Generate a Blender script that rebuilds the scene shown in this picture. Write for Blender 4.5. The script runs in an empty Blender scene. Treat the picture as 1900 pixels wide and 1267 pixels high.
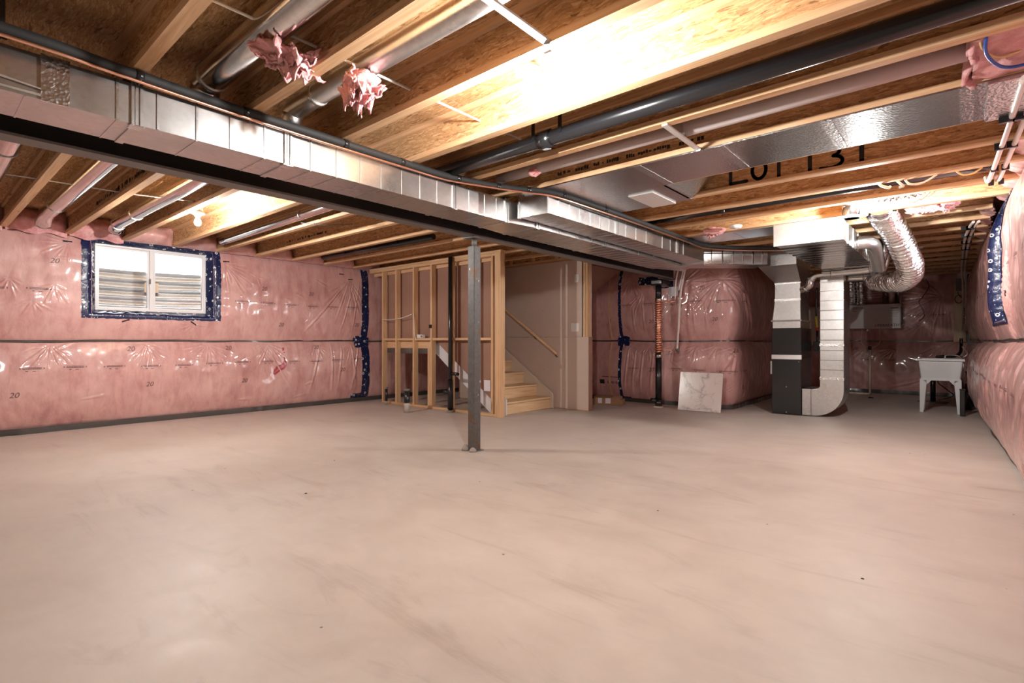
import bpy, math, random
import numpy as np
from mathutils import Vector, Matrix, noise as mnoise

# ------------------------------------------------------------------ camera, world, exposure
SC = bpy.context.scene
COL = SC.collection
cam_d = bpy.data.cameras.new('camera'); cam = bpy.data.objects.new('camera', cam_d); COL.objects.link(cam)
cam.location = (0, 0, 1.10)
cam.rotation_euler = (math.radians(90), 0, math.radians(40.68))
cam_d.sensor_width = 36.0
cam_d.lens = 971.4 / 1900 * 36
cam_d.clip_start = 0.02
SC.camera = cam
SC.view_settings.view_transform = 'Standard'
SC.view_settings.look = 'None'
SC.view_settings.exposure = 1.14
SC.view_settings.gamma = 1.0
SC.view_settings.use_curve_mapping = False
SC.cycles.sample_clamp_indirect = 6.0
SC.cycles.max_bounces = 8
SC.cycles.diffuse_bounces = 4
SC.cycles.caustics_reflective = False
SC.cycles.caustics_refractive = False

world = bpy.data.worlds.new('daylight'); SC.world = world
world.use_nodes = True
bg = world.node_tree.nodes['Background']
bg.inputs[0].default_value = (0.90, 0.95, 1.0, 1)
bg.inputs[1].default_value = 4.3
BULB = 1500.0            # radiance of the bare bulbs

# ------------------------------------------------------------------ helpers
R = random.Random(7)

class MB:
    """collects shapes for one mesh"""
    def __init__(self):
        self.v = []; self.f = []; self.s = []
    def add(self, vs, fs, smooth=False):
        o = len(self.v); self.v += [tuple(p) for p in vs]
        for f in fs:
            self.f.append(tuple(i + o for i in f)); self.s.append(smooth)
        return self
    def box(self, x0, x1, y0, y1, z0, z1):
        vs = [(x0,y0,z0),(x1,y0,z0),(x1,y1,z0),(x0,y1,z0),(x0,y0,z1),(x1,y0,z1),(x1,y1,z1),(x0,y1,z1)]
        return self.add(vs, [(3,2,1,0),(4,5,6,7),(0,1,5,4),(1,2,6,5),(2,3,7,6),(3,0,4,7)])
    def obox(self, c, size, mat):
        sx, sy, sz = [q/2 for q in size]; c = Vector(c)
        vs = [c + mat @ Vector((x,y,z)) for z in (-sz,sz) for (x,y) in ((-sx,-sy),(sx,-sy),(sx,sy),(-sx,sy))]
        return self.add(vs, [(3,2,1,0),(4,5,6,7),(0,1,5,4),(1,2,6,5),(2,3,7,6),(3,0,4,7)])
    def bar(self, a, b, w, h, up=(0,0,1)):
        """box bar from a to b, w across and h along 'up'"""
        a, b = Vector(a), Vector(b); d = (b-a); L = d.length; d.normalize()
        up = Vector(up); s = d.cross(up).normalized(); u = s.cross(d)
        m = Matrix((d, s, u)).transposed()
        return self.obox((a+b)/2, (L, w, h), m)
    def hexa(self, lo, hi):
        """8-corner solid: lo and hi are lists of 4 points each"""
        return self.add(list(lo)+list(hi), [(3,2,1,0),(4,5,6,7),(0,1,5,4),(1,2,6,5),(2,3,7,6),(3,0,4,7)])
    def prism(self, poly, axis, a, b):
        n = len(poly)
        def P(q, t):
            return {'x': (t, q[0], q[1]), 'y': (q[0], t, q[1]), 'z': (q[0], q[1], t)}[axis]
        vs = [P(q, a) for q in poly] + [P(q, b) for q in poly]
        fs = [tuple(range(n)), tuple(range(2*n-1, n-1, -1))] + [(i, i+n, (i+1) % n + n, (i+1) % n) for i in range(n)]
        return self.add(vs, fs)
    def tube(self, pts, r, seg=12, caps=True, closed=False):
        pts = [Vector(p) for p in pts]; n = len(pts)
        rs = r if isinstance(r, (list, tuple)) else [r]*n
        t0 = (pts[1]-pts[0]).normalized()
        up = Vector((0,0,1)) if abs(t0.z) < .9 else Vector((1,0,0))
        nrm = (up - t0*up.dot(t0)).normalized(); vs = []; tp = t0
        for i, p in enumerate(pts):
            t = (pts[min(i+1,n-1)] - pts[max(i-1,0)])
            t = t.normalized() if t.length > 1e-9 else tp
            q = tp.rotation_difference(t); nrm = q @ nrm; nrm = (nrm - t*nrm.dot(t)).normalized(); tp = t
            b = t.cross(nrm)
            for k in range(seg):
                a = 2*math.pi*k/seg
                vs.append(p + (nrm*math.cos(a) + b*math.sin(a))*rs[i])
        fs = [(i*seg+k, i*seg+(k+1)%seg, (i+1)*seg+(k+1)%seg, (i+1)*seg+k) for i in range(n-1) for k in range(seg)]
        self.add(vs, fs, True)
        if caps:
            o = len(self.v) - len(vs)
            self.f.append(tuple(o+k for k in range(seg-1,-1,-1))); self.s.append(False)
            self.f.append(tuple(o+(n-1)*seg+k for k in range(seg))); self.s.append(False)
        return self
    def lathe(self, prof, c, seg=20, axis='z'):
        """prof: (radius, height) pairs"""
        c = Vector(c); vs = []
        for (r, h) in prof:
            for k in range(seg):
                a = 2*math.pi*k/seg; x, y = r*math.cos(a), r*math.sin(a)
                vs.append(c + Vector({'z': (x,y,h), 'y': (x,h,y), 'x': (h,x,y)}[axis]))
        n = len(prof)
        fs = [(i*seg+k, i*seg+(k+1)%seg, (i+1)*seg+(k+1)%seg, (i+1)*seg+k) for i in range(n-1) for k in range(seg)]
        self.add(vs, fs, True)
        o = len(self.v)-len(vs)
        self.f.append(tuple(o+k for k in range(seg-1,-1,-1))); self.s.append(False)
        self.f.append(tuple(o+(n-1)*seg+k for k in range(seg))); self.s.append(False)
        return self
    def grid(self, P, mask=None, smooth=True):
        n, m = P.shape[:2]; o = len(self.v)
        self.v += [tuple(p) for p in P.reshape(-1,3).tolist()]
        for i in range(n-1):
            for j in range(m-1):
                if mask is None or mask[i,j]:
                    self.f.append((o+i*m+j, o+(i+1)*m+j, o+(i+1)*m+j+1, o+i*m+j+1)); self.s.append(smooth)
        return self
    def mesh(self, name, mat):
        me = bpy.data.meshes.new(name); me.from_pydata(self.v, [], self.f)
        me.polygons.foreach_set('use_smooth', self.s)
        if mat is not None: me.materials.append(mat)
        me.update(); return me
    def build(self, name, mat, parent=None, bevel=0):
        if parent is None:
            xs, ys, zs = zip(*self.v)
            c = Vector(((min(xs)+max(xs))/2, (min(ys)+max(ys))/2, min(zs)))
            self.v = [(x-c.x, y-c.y, z-c.z) for x, y, z in self.v]
        o = bpy.data.objects.new(name, self.mesh(name, mat)); COL.objects.link(o)
        if parent is None: o.location = c
        else:
            o.parent = parent; o.location = -base_of(parent)
        if bevel:
            b = o.modifiers.new('edge', 'BEVEL'); b.width = bevel; b.segments = 2; b.limit_method = 'ANGLE'
        return o

def base_of(o):
    """where an object's frame sits in the world (no rotations are used on parents)"""
    p = Vector((0,0,0))
    while o is not None:
        p += o.location; o = o.parent
    return p
def tag(o, label, cat, group=None):
    o['label'] = label; o['category'] = cat
    if group: o['group'] = group
    return o
def thing(name, label, cat, loc, group=None):
    o = bpy.data.objects.new(name, None); COL.objects.link(o); o.location = loc
    o.empty_display_size = .1
    return tag(o, label, cat, group)
def struct(o):
    o['kind'] = 'structure'; return o
def share(src, parent, loc, name=None):
    """another object on the same mesh data, a child of parent, moved by loc"""
    o = bpy.data.objects.new(name or src.name.split('.')[0], src.data); COL.objects.link(o)
    for md in src.modifiers:
        if md.type == 'BEVEL':
            b = o.modifiers.new('edge', 'BEVEL'); b.width = md.width; b.segments = 2; b.limit_method = 'ANGLE'
    o.parent = parent; o.location = -base_of(parent) + Vector(loc) if parent else Vector(loc)
    return o
def smooth_path(pts, n=8):
    """Catmull-Rom through pts"""
    P = [Vector(p) for p in pts]; P = [2*P[0]-P[1]] + P + [2*P[-1]-P[-2]]; out = []
    for i in range(1, len(P)-2):
        for k in range(n):
            t = k/n; a, b, c, d = P[i-1], P[i], P[i+1], P[i+2]
            out.append(.5*((2*b) + (c-a)*t + (2*a-5*b+4*c-d)*t*t + (3*b-a-3*c+d)*t**3))
    out.append(P[-2]); return out
def text_shape(s, size, shear=0):
    cu = bpy.data.curves.new('lettering', 'FONT'); cu.body = s; cu.size = size; cu.shear = shear
    cu.align_x = 'CENTER'; cu.align_y = 'CENTER'; cu.resolution_u = 3
    ob = bpy.data.objects.new('lettering', cu); COL.objects.link(ob)
    dg = bpy.context.evaluated_depsgraph_get(); me = ob.evaluated_get(dg).to_mesh()
    vs = [tuple(v.co) for v in me.vertices]; fs = [tuple(p.vertices) for p in me.polygons]
    ob.evaluated_get(dg).to_mesh_clear(); bpy.data.objects.remove(ob); bpy.data.curves.remove(cu)
    return vs, fs

# ------------------------------------------------------------------ materials
class NT:
    def __init__(self, name):
        self.m = bpy.data.materials.new(name); self.m.use_nodes = True
        self.t = self.m.node_tree; self.b = self.t.nodes['Principled BSDF']
    def n(self, kind, **kw):
        q = self.t.nodes.new(kind)
        for k, v in kw.items():
            if k.startswith('i_'):
                q.inputs[k[2:].replace('_', ' ')].default_value = v
            else: setattr(q, k, v)
        return q
    def l(self, a, b): self.t.links.new(a, b)
    def set(self, **kw):
        for k, v in kw.items():
            s = self.b.inputs[k.replace('_', ' ')]
            s.default_value = (*v, 1) if isinstance(v, tuple) and len(v) == 3 else v
        return self
    def coord(self, scale=(1,1,1), rot=(0,0,0), rnd=0.0):
        tc = self.n('ShaderNodeTexCoord'); mp = self.n('ShaderNodeMapping')
        mp.inputs['Scale'].default_value = scale; mp.inputs['Rotation'].default_value = rot
        src = tc.outputs['Object']
        if rnd:
            oi = self.n('ShaderNodeObjectInfo'); ml = self.n('ShaderNodeVectorMath', operation='MULTIPLY_ADD')
            cb = self.n('ShaderNodeCombineXYZ')
            for q in range(3): self.l(oi.outputs['Random'], cb.inputs[q])
            ml.inputs[1].default_value = (rnd, rnd*.7, rnd*.4); self.l(cb.outputs[0], ml.inputs[0]); self.l(src, ml.inputs[2])
            src = ml.outputs[0]
        self.l(src, mp.inputs['Vector']); return mp.outputs[0]
    def noise(self, vec, scale, detail=4, rough=.55, dist=0):
        q = self.n('ShaderNodeTexNoise'); self.l(vec, q.inputs['Vector'])
        q.inputs['Scale'].default_value = scale; q.inputs['Detail'].default_value = detail
        q.inputs['Roughness'].default_value = rough; q.inputs['Distortion'].default_value = dist
        return q.outputs['Fac']
    def ramp(self, fac, stops):
        q = self.n('ShaderNodeValToRGB'); e = q.color_ramp.elements
        while len(e) < len(stops): e.new(.5)
        for el, (p, c) in zip(e, stops):
            el.position = p; el.color = (*c, 1) if isinstance(c, tuple) else (c, c, c, 1)
        self.l(fac, q.inputs[0]); return q.outputs[0]
    def mix(self, a, b, fac, mode='MIX'):
        q = self.n('ShaderNodeMix', data_type='RGBA', blend_type=mode)
        for s, x in ((q.inputs[6], a), (q.inputs[7], b), (q.inputs[0], fac)):
            if isinstance(x, tuple): s.default_value = (*x, 1)
            elif isinstance(x, (int, float)): s.default_value = x
            else: self.l(x, s)
        return q.outputs[2]
    def base(self, c): self.l(c, self.b.inputs['Base Color']); return self
    def rough(self, c): self.l(c, self.b.inputs['Roughness']); return self
    def bump(self, h, strength=.3, dist=.01):
        q = self.n('ShaderNodeBump'); q.inputs['Strength'].default_value = strength; q.inputs['Distance'].default_value = dist
        self.l(h, q.inputs['Height']); self.l(q.outputs[0], self.b.inputs['Normal']); return self

def plain(name, c, rough=.5, metal=0.0, **kw):
    t = NT(name); t.set(Base_Color=c, Roughness=rough, Metallic=metal, **kw); return t.m

def m_concrete_floor():
    t = NT('trowelled_concrete')
    v = t.coord((1,1,1)); big = t.noise(v, .55, 5, .6, .8); mid = t.noise(v, 3.2, 6, .65, .6)
    st = t.noise(t.coord((.5,2.2,1), (0,0,.9)), 1.6, 7, .68, 1.2)
    c = t.ramp(big, [(.34, (.50,.435,.39)), (.52, (.60,.535,.49)), (.72, (.66,.60,.555))])
    c = t.mix(c, t.ramp(mid, [(.35, (.40,.325,.285)), (.62, (.66,.58,.525))]), .28)
    c = t.mix(c, t.ramp(st, [(.30, (.35,.275,.24)), (.43, (.60,.535,.49)), (.7, (.68,.605,.55))]), .30)
    q = t.n('ShaderNodeTexVoronoi', feature='DISTANCE_TO_EDGE'); vd = t.n('ShaderNodeTexVoronoi')
    t.l(v, vd.inputs['Vector']); vd.inputs['Scale'].default_value = 3.1
    keep = t.ramp(vd.outputs['Distance'], [(.0, 1.0), (.018, 1.0), (.028, 0.0)])
    c = t.mix(c, (.07,.05,.04), keep)
    t.base(c); t.rough(t.ramp(mid, [(.3, .42), (.7, .6)])); t.bump(t.noise(v, 14, 6, .7), .08, .01)
    t.set(Specular_IOR_Level=.35); return t.m

def m_pink(name='poly_over_pink_batt', dark=(.53,.25,.24), light=(.75,.46,.43)):
    t = NT(name); v = t.coord((1,1,1))
    a = t.noise(v, 1.9, 5, .6, .5); b = t.noise(t.coord((3.2,3.2,1.1)), 2.6, 6, .65, .4)
    c = t.ramp(a, [(.30, dark), (.48, tuple((x+y)/2 for x, y in zip(dark, light))), (.68, light)])
    c = t.mix(c, t.ramp(b, [(.34, (.44,.17,.17)), (.55, light), (.75, (.82,.58,.55))]), .34)
    t.base(c); t.set(Roughness=.42, Coat_Weight=.85, Coat_Roughness=.09, Coat_IOR=1.5, Specular_IOR_Level=.4)
    t.bump(t.noise(t.coord((1,1,.45)), 9, 5, .6, 1.0), .16, .03); return t.m

def m_fluff():
    t = NT('pink_fibreglass'); v = t.coord((1,1,1))
    c = t.ramp(t.noise(v, 16, 6, .7, .6), [(.3, (.72,.26,.28)), (.55, (.88,.46,.46)), (.75, (.95,.66,.64))])
    t.base(c); t.set(Roughness=.95, Sheen_Weight=.3, Specular_IOR_Level=.1); t.bump(t.noise(v, 60, 6, .75, 1.5), .8, .01); return t.m

def m_osb(name, plane, tones):
    """strand board: elongated flakes lying in several directions"""
    t = NT(name); rot = {'xy': (0,0,0), 'xz': (math.pi/2,0,0)}[plane]
    layers = []; edges = []
    for k, (ang, sc) in enumerate(((.25, (15,95,10)), (-.75, (18,110,10)), (1.35, (16,100,10)))):
        tc = t.coord((1,1,1), rot, 7.0)
        mp = t.n('ShaderNodeMapping'); mp.inputs['Rotation'].default_value = (0,0,ang); mp.inputs['Scale'].default_value = sc
        mp.inputs['Location'].default_value = (k*3.7, k*1.3, 0)
        nz = t.n('ShaderNodeTexNoise'); nz.inputs['Scale'].default_value = 3.0; t.l(tc, nz.inputs['Vector'])
        ad = t.n('ShaderNodeVectorMath', operation='MULTIPLY_ADD'); ad.inputs[1].default_value = (.10,.10,.10)
        t.l(nz.outputs['Color'], ad.inputs[0]); t.l(tc, ad.inputs[2]); t.l(ad.outputs[0], mp.inputs['Vector'])
        q = t.n('ShaderNodeTexVoronoi'); q.inputs['Scale'].default_value = 1.0; t.l(mp.outputs[0], q.inputs['Vector'])
        sp = t.n('ShaderNodeSeparateColor'); t.l(q.outputs['Color'], sp.inputs[0]); layers.append((sp.outputs[0], sp.outputs[1]))
        qe = t.n('ShaderNodeTexVoronoi', feature='DISTANCE_TO_EDGE'); qe.inputs['Scale'].default_value = 1.0; t.l(mp.outputs[0], qe.inputs['Vector']); edges.append(qe.outputs['Distance'])
    pick = t.ramp(layers[0][1], [(.45, 0.0), (.5, 1.0)]); pick2 = t.ramp(layers[1][1], [(.5, 0.0), (.55, 1.0)])
    f = t.mix(layers[0][0], layers[1][0], pick); f = t.mix(f, layers[2][0], pick2)
    d, m, l = tones
    c = t.ramp(f, [(.015, tuple(x*.5 for x in d)), (.05, d), (.16, tuple((x*2+y)/3 for x, y in zip(m, d))), (.5, m), (.8, tuple((x+y)/2 for x, y in zip(m, l))), (1, l)])
    ed = t.mix(edges[0], edges[1], pick); c = t.mix(c, (.52,.42,.36), t.ramp(ed, [(.0, .75), (.05, .35), (.10, 0.0)]), 'MULTIPLY')
    fine = t.noise(t.coord((60,60,60) if plane == 'xy' else (60,60,60), rot, 7.0), 1.2, 4, .7, .8)
    c = t.mix(c, t.ramp(fine, [(.25, (.16,.08,.04)), (.42, m), (.7, l)]), .22)
    big = t.noise(t.coord((1,1,1), rot, 5.0), 1.3, 3)
    c = t.mix(c, (.78,.74,.70), t.ramp(big, [(.42, 0.0), (.7, .35)]), 'MULTIPLY')
    t.base(c); t.set(Roughness=.72, Specular_IOR_Level=.25); t.bump(f, .35, .004); return t.m

def m_wood(name, axis, tones, rough=.6):
    """sawn softwood with the grain along axis"""
    t = NT(name); s = {'x': (1.2,26,26), 'y': (26,1.2,26), 'z': (26,26,1.2)}[axis]
    v = t.coord(s, (0,0,0), 9.0); g = t.noise(v, 1.0, 5, .6, 1.6)
    c = t.ramp(g, [(.26, tones[0]), (.46, tones[1]), (.68, tones[2])])
    k = t.n('ShaderNodeTexVoronoi'); ks = {'x': (1.3,9,9), 'y': (9,1.3,9), 'z': (9,9,1.3)}[axis]
    t.l(t.coord(ks, (0,0,0), 9.0), k.inputs['Vector']); k.inputs['Scale'].default_value = 1.0
    c = t.mix(c, (.20,.085,.04), t.ramp(k.outputs['Distance'], [(.0, .9), (.07, .7), (.12, 0.0)]))
    b = t.noise(t.coord((1,1,1), (0,0,0), 5.0), 2.0, 3); c = t.mix(c, tones[2], t.ramp(b, [(.4, 0.0), (.8, .5)]))
    t.base(c); t.set(Roughness=rough, Specular_IOR_Level=.3); t.bump(g, .15, .003); return t.m

def m_galv(name='galvanised_steel', base=.72, r0=.22, r1=.40, tint=(1,1,1)):
    t = NT(name); v = t.coord((1,1,1), (0,0,0), 6.0)
    q = t.n('ShaderNodeTexVoronoi'); t.l(v, q.inputs['Vector']); q.inputs['Scale'].default_value = 42
    sp = t.n('ShaderNodeSeparateColor'); t.l(q.outputs['Color'], sp.inputs[0])
    c = t.ramp(sp.outputs[0], [(0, tuple(base*.93*x for x in tint)), (1, tuple(base*1.05*x for x in tint))])
    cl = t.noise(v, 1.6, 5, .6, .4)
    c = t.mix(c, tuple(base*.78*x for x in tint), t.ramp(cl, [(.35, .6), (.6, 0.0)]))
    t.base(c); t.set(Metallic=1.0); t.rough(t.ramp(cl, [(.3, r1), (.7, r0)]))
    t.bump(t.noise(v, 2.2, 2), .12, .03); return t.m

def m_foil(name='aluminium_foil', crinkle=.55, base=.80, scale=34):
    t = NT(name); v = t.coord((1,1,1), (0,0,0), 6.0); q = t.n('ShaderNodeTexVoronoi'); t.l(v, q.inputs['Vector'])
    q.inputs['Scale'].default_value = scale
    t.set(Base_Color=(base,base,base*1.01), Metallic=1.0, Roughness=.24)
    t.bump(t.mix(t.noise(v, scale*.6, 4, .6, 1), q.outputs['Distance'], .5), crinkle, .012); return t.m

def m_tape():
    """dark blue sheathing tape printed with white rings and dashes"""
    t = NT('blue_sheathing_tape'); v = t.coord((1,1,1), (0,0,0))
    q = t.n('ShaderNodeTexVoronoi'); t.l(v, q.inputs['Vector']); q.inputs['Scale'].default_value = 11; q.inputs['Randomness'].default_value = .75
    ring = t.ramp(q.outputs['Distance'], [(.0, 0.0), (.10, 0.0), (.13, 1.0), (.21, 1.0), (.24, 0.0)])
    w = t.n('ShaderNodeTexVoronoi'); t.l(t.coord((3,3,1.0)), w.inputs['Vector']); w.inputs['Scale'].default_value = 14
    dash = t.ramp(w.outputs['Distance'], [(.0, 1.0), (.12, 1.0), (.15, 0.0)])
    c = t.mix((.007,.016,.075), (.85,.86,.9), ring); c = t.mix(c, (.75,.78,.85), dash)
    t.base(c); t.set(Roughness=.28, Coat_Weight=.5, Coat_Roughness=.1); t.bump(t.noise(v, 14, 4, .6, 1), .4, .02); return t.m

def m_marble():
    t = NT('veined_porcelain'); v = t.coord((1,1,1))
    n1 = t.noise(t.coord((1,1,1), (.2,.5,.3)), 1.15, 9, .52, .25)
    vein = t.ramp(n1, [(.47, 0.0), (.495, .35), (.50, .9), (.507, .2), (.53, 0.0)])
    n2 = t.noise(t.coord((1,1,1), (.4,.3,.9)), 2.0, 5, .5, 1.0); v2 = t.ramp(n2, [(.492, 0.0), (.5, .5), (.508, 0.0)])
    c = t.mix((.80,.74,.72), (.34,.29,.28), vein); c = t.mix(c, (.45,.40,.38), v2)
    t.base(c); t.set(Roughness=.2); return t.m

def m_drywall(name, c0, c1):
    t = NT(name); n = t.noise(t.coord((1,1,1), (0,0,0), 3.0), 1.4, 4)
    t.base(t.ramp(n, [(.3, c0), (.7, c1)])); t.set(Roughness=.85, Specular_IOR_Level=.2); return t.m

def m_rust():
    t = NT('primed_steel_with_rust'); v = t.coord((1,1,1)); n = t.noise(v, 5.0, 6, .65, .6); s = t.noise(v, 26, 5, .7)
    c = t.ramp(s, [(.3, (.075,.07,.07)), (.6, (.115,.11,.108)), (.85, (.17,.165,.16))])
    c = t.mix(c, (.15,.065,.025), t.ramp(n, [(.60, 0.0), (.66, .9)]))
    pt = t.n('ShaderNodeTexVoronoi'); t.l(t.coord((14,14,7)), pt.inputs['Vector']); pt.inputs['Scale'].default_value = 1.0
    c = t.mix(c, (.65,.60,.55), t.ramp(pt.outputs['Distance'], [(0, 1.0), (.07, 1.0), (.1, 0.0)]))
    t.base(c); t.set(Roughness=.5, Metallic=.25); return t.m

def m_bulb():
    t = NT('lit_bulb'); t.set(Base_Color=(1,.95,.85), Emission_Color=(1.0,.96,.91), Emission_Strength=BULB); return t.m

def m_glass():
    m = bpy.data.materials.new('window_glass'); m.use_nodes = True; t = m.node_tree
    t.nodes.remove(t.nodes['Principled BSDF']); out = t.nodes['Material Output']
    a = t.nodes.new('ShaderNodeBsdfTransparent'); b = t.nodes.new('ShaderNodeBsdfGlossy'); b.inputs['Roughness'].default_value = .02
    f = t.nodes.new('ShaderNodeFresnel'); f.inputs['IOR'].default_value = 1.45; x = t.nodes.new('ShaderNodeMixShader')
    t.links.new(f.outputs[0], x.inputs[0]); t.links.new(a.outputs[0], x.inputs[1]); t.links.new(b.outputs[0], x.inputs[2]); t.links.new(x.outputs[0], out.inputs[0])
    return m

M = {}
M['floor'] = m_concrete_floor()
M['pink'] = m_pink()
M['fluff'] = m_fluff()
M['web'] = m_osb('joist_web_strand_board', 'xz', ((.36,.175,.075), (.58,.345,.165), (.79,.56,.32)))
M['subfloor'] = m_osb('subfloor_strand_board', 'xy', ((.36,.175,.075), (.58,.345,.165), (.79,.56,.32)))
TW = ((.50,.275,.135), (.66,.41,.225), (.76,.53,.33))
M['wood_x'] = m_wood('sawn_spruce_along_x', 'x', TW); M['wood_y'] = m_wood('sawn_spruce_along_y', 'y', TW); M['wood_z'] = m_wood('sawn_spruce_upright', 'z', TW)
SWT = ((.58,.36,.18), (.74,.52,.30), (.83,.64,.42))
M['step'] = m_wood('planed_pine_step', 'y', SWT, .45)
M['galv'] = m_galv('galvanised_steel', .68, .24, .38)
M['galv_bright'] = m_galv('bright_galvanised_pipe', .68, .10, .20, (1,.99,.98))
M['foil'] = m_foil('foil_joist_lining', .18, .62, 60)
M['foil_tape'] = m_foil('aluminium_tape', .35, .72, 60)
M['flex'] = m_foil('crinkled_foil_hose', .9, .84, 30)
M['tape'] = m_tape()
M['black_steel'] = plain('black_painted_steel', (.022,.02,.02), .42, 0, Specular_IOR_Level=.5)
M['grey_steel'] = plain('grey_primer_steel', (.17,.16,.155), .5)
M['abs'] = plain('black_plastic_pipe', (.012,.012,.014), .22, 0, Specular_IOR_Level=.6)
M['rubber'] = plain('black_foam_sleeve', (.02,.02,.021), .7)
M['copper'] = plain('copper_tube', (.88,.50,.36), .28, 1.0)
M['white_plastic'] = plain('white_plastic', (.80,.78,.76), .35)
M['pex'] = plain('pale_plastic_pipe', (.80,.72,.68), .35)
M['white_enamel'] = plain('white_enamel', (.78,.77,.76), .3)
M['vinyl'] = plain('white_vinyl', (.82,.82,.84), .3)
M['porcelain'] = plain('white_porcelain', (.86,.85,.82), .25)
M['furnace'] = plain('charcoal_enamel', (.020,.020,.021), .22, 0, Specular_IOR_Level=.5)
M['tub'] = plain('grey_moulded_plastic', (.66,.68,.70), .4)
M['drywall'] = m_drywall('drywall_face_paper', (.62,.50,.435), (.68,.56,.49))
M['drywall_back'] = m_drywall('drywall_back_paper', (.33,.19,.145), (.38,.225,.17))
M['white_card'] = plain('white_painted_board', (.74,.72,.76), .6)
M['ink'] = plain('dark_print', (.17,.085,.085), .5)
M['black_ink'] = plain('black_marker', (.012,.010,.010), .7)
M['concrete'] = m_drywall('cast_concrete', (.30,.26,.235), (.42,.37,.335))
M['dark_sheet'] = plain('folded_dark_poly', (.07,.062,.058), .25, 0, Coat_Weight=.6)
M['rust'] = m_rust()
M['bulb'] = m_bulb()
M['glass'] = m_glass()
M['marble'] = m_marble()
M['yellow'] = plain('yellow_gas_hose', (.80,.55,.05), .4)
M['blue'] = plain('blue_cable', (.03,.09,.42), .4)
M['tan_cable'] = plain('tan_cable', (.70,.50,.22), .5)
M['white_cable'] = plain('white_cable', (.82,.78,.72), .45)
M['card'] = plain('brown_cardboard', (.36,.20,.11), .85)
M['red'] = plain('red_plastic', (.55,.05,.03), .4)
M['gravel'] = m_drywall('well_gravel', (.25,.23,.21), (.45,.42,.38))
M['well'] = m_galv('corrugated_zinc', .68, .35, .5)
M['plywood'] = m_wood('plywood_board', 'z', ((.55,.40,.27), (.68,.52,.37), (.74,.60,.45)))
M['cream_board'] = plain('primed_stringer_board', (.74,.64,.55), .6)
M['mortar'] = m_drywall('splashed_mortar', (.36,.32,.29), (.66,.62,.58))
M['vent_grey'] = plain('pale_grey_pipe', (.50,.43,.42), .45)
M['cream'] = plain('cream_plastic_pipe', (.78,.66,.52), .35)

# ------------------------------------------------------------------ the room shell
XL, XR, YB, YF, HJ = -8.45, .36, -1.25, 13.5, 2.43      # left wall, right wall, wall behind, far wall, joist underside
HS = 2.68                                               # underside of the subfloor
JY = [.759 + .5735*k for k in range(-3, 23)]            # joist centre lines

o = struct(MB().box(-9.0, 1.9, -1.7, 14.0, -.15, 0).build('floor', M['floor']))
ceiling = struct(MB().box(-9.0, 1.9, -1.7, 14.0, HS+.024, HS+.12).build('ceiling', M['concrete']))
mb = MB().box(0, 2.435, 0, 1.215, 0, .018)
panel0 = None
for i in range(5):
    for j in range(13):
        x = -8.95 + 2.44*i - (.9 if j % 2 else 0); y = -1.69 + 1.22*j
        x1 = min(x+2.435, 1.88)
        if x1 - x < .3: continue
        loc = (x, y, HS)
        if panel0 is None:
            panel0 = MB().box(0, 2.435, 0, 1.215, 0, .018).build('subfloor_panel', M['subfloor'], ceiling); panel0.location = Vector(loc) - base_of(ceiling)
        elif x1 < x+2.43:
            q = MB().box(0, x1-x, 0, 1.215, 0, .018).build('subfloor_panel', M['subfloor'], ceiling); q.location = Vector(loc) - base_of(ceiling)
        else: share(panel0, ceiling, loc)

# ------------------------------------------------------------------ poly-covered insulation blankets
def waves(u, z, scale, seed, n=9):
    r = np.random.RandomState(seed); out = np.zeros_like(u)
    for _ in range(n):
        a = r.uniform(0, 2*np.pi); k = r.uniform(.5, 1.6)*2*np.pi/scale
        out += np.sin(k*(u*np.cos(a) + z*np.sin(a)) + r.uniform(0, 6.28))
    return out/n**.5

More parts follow.
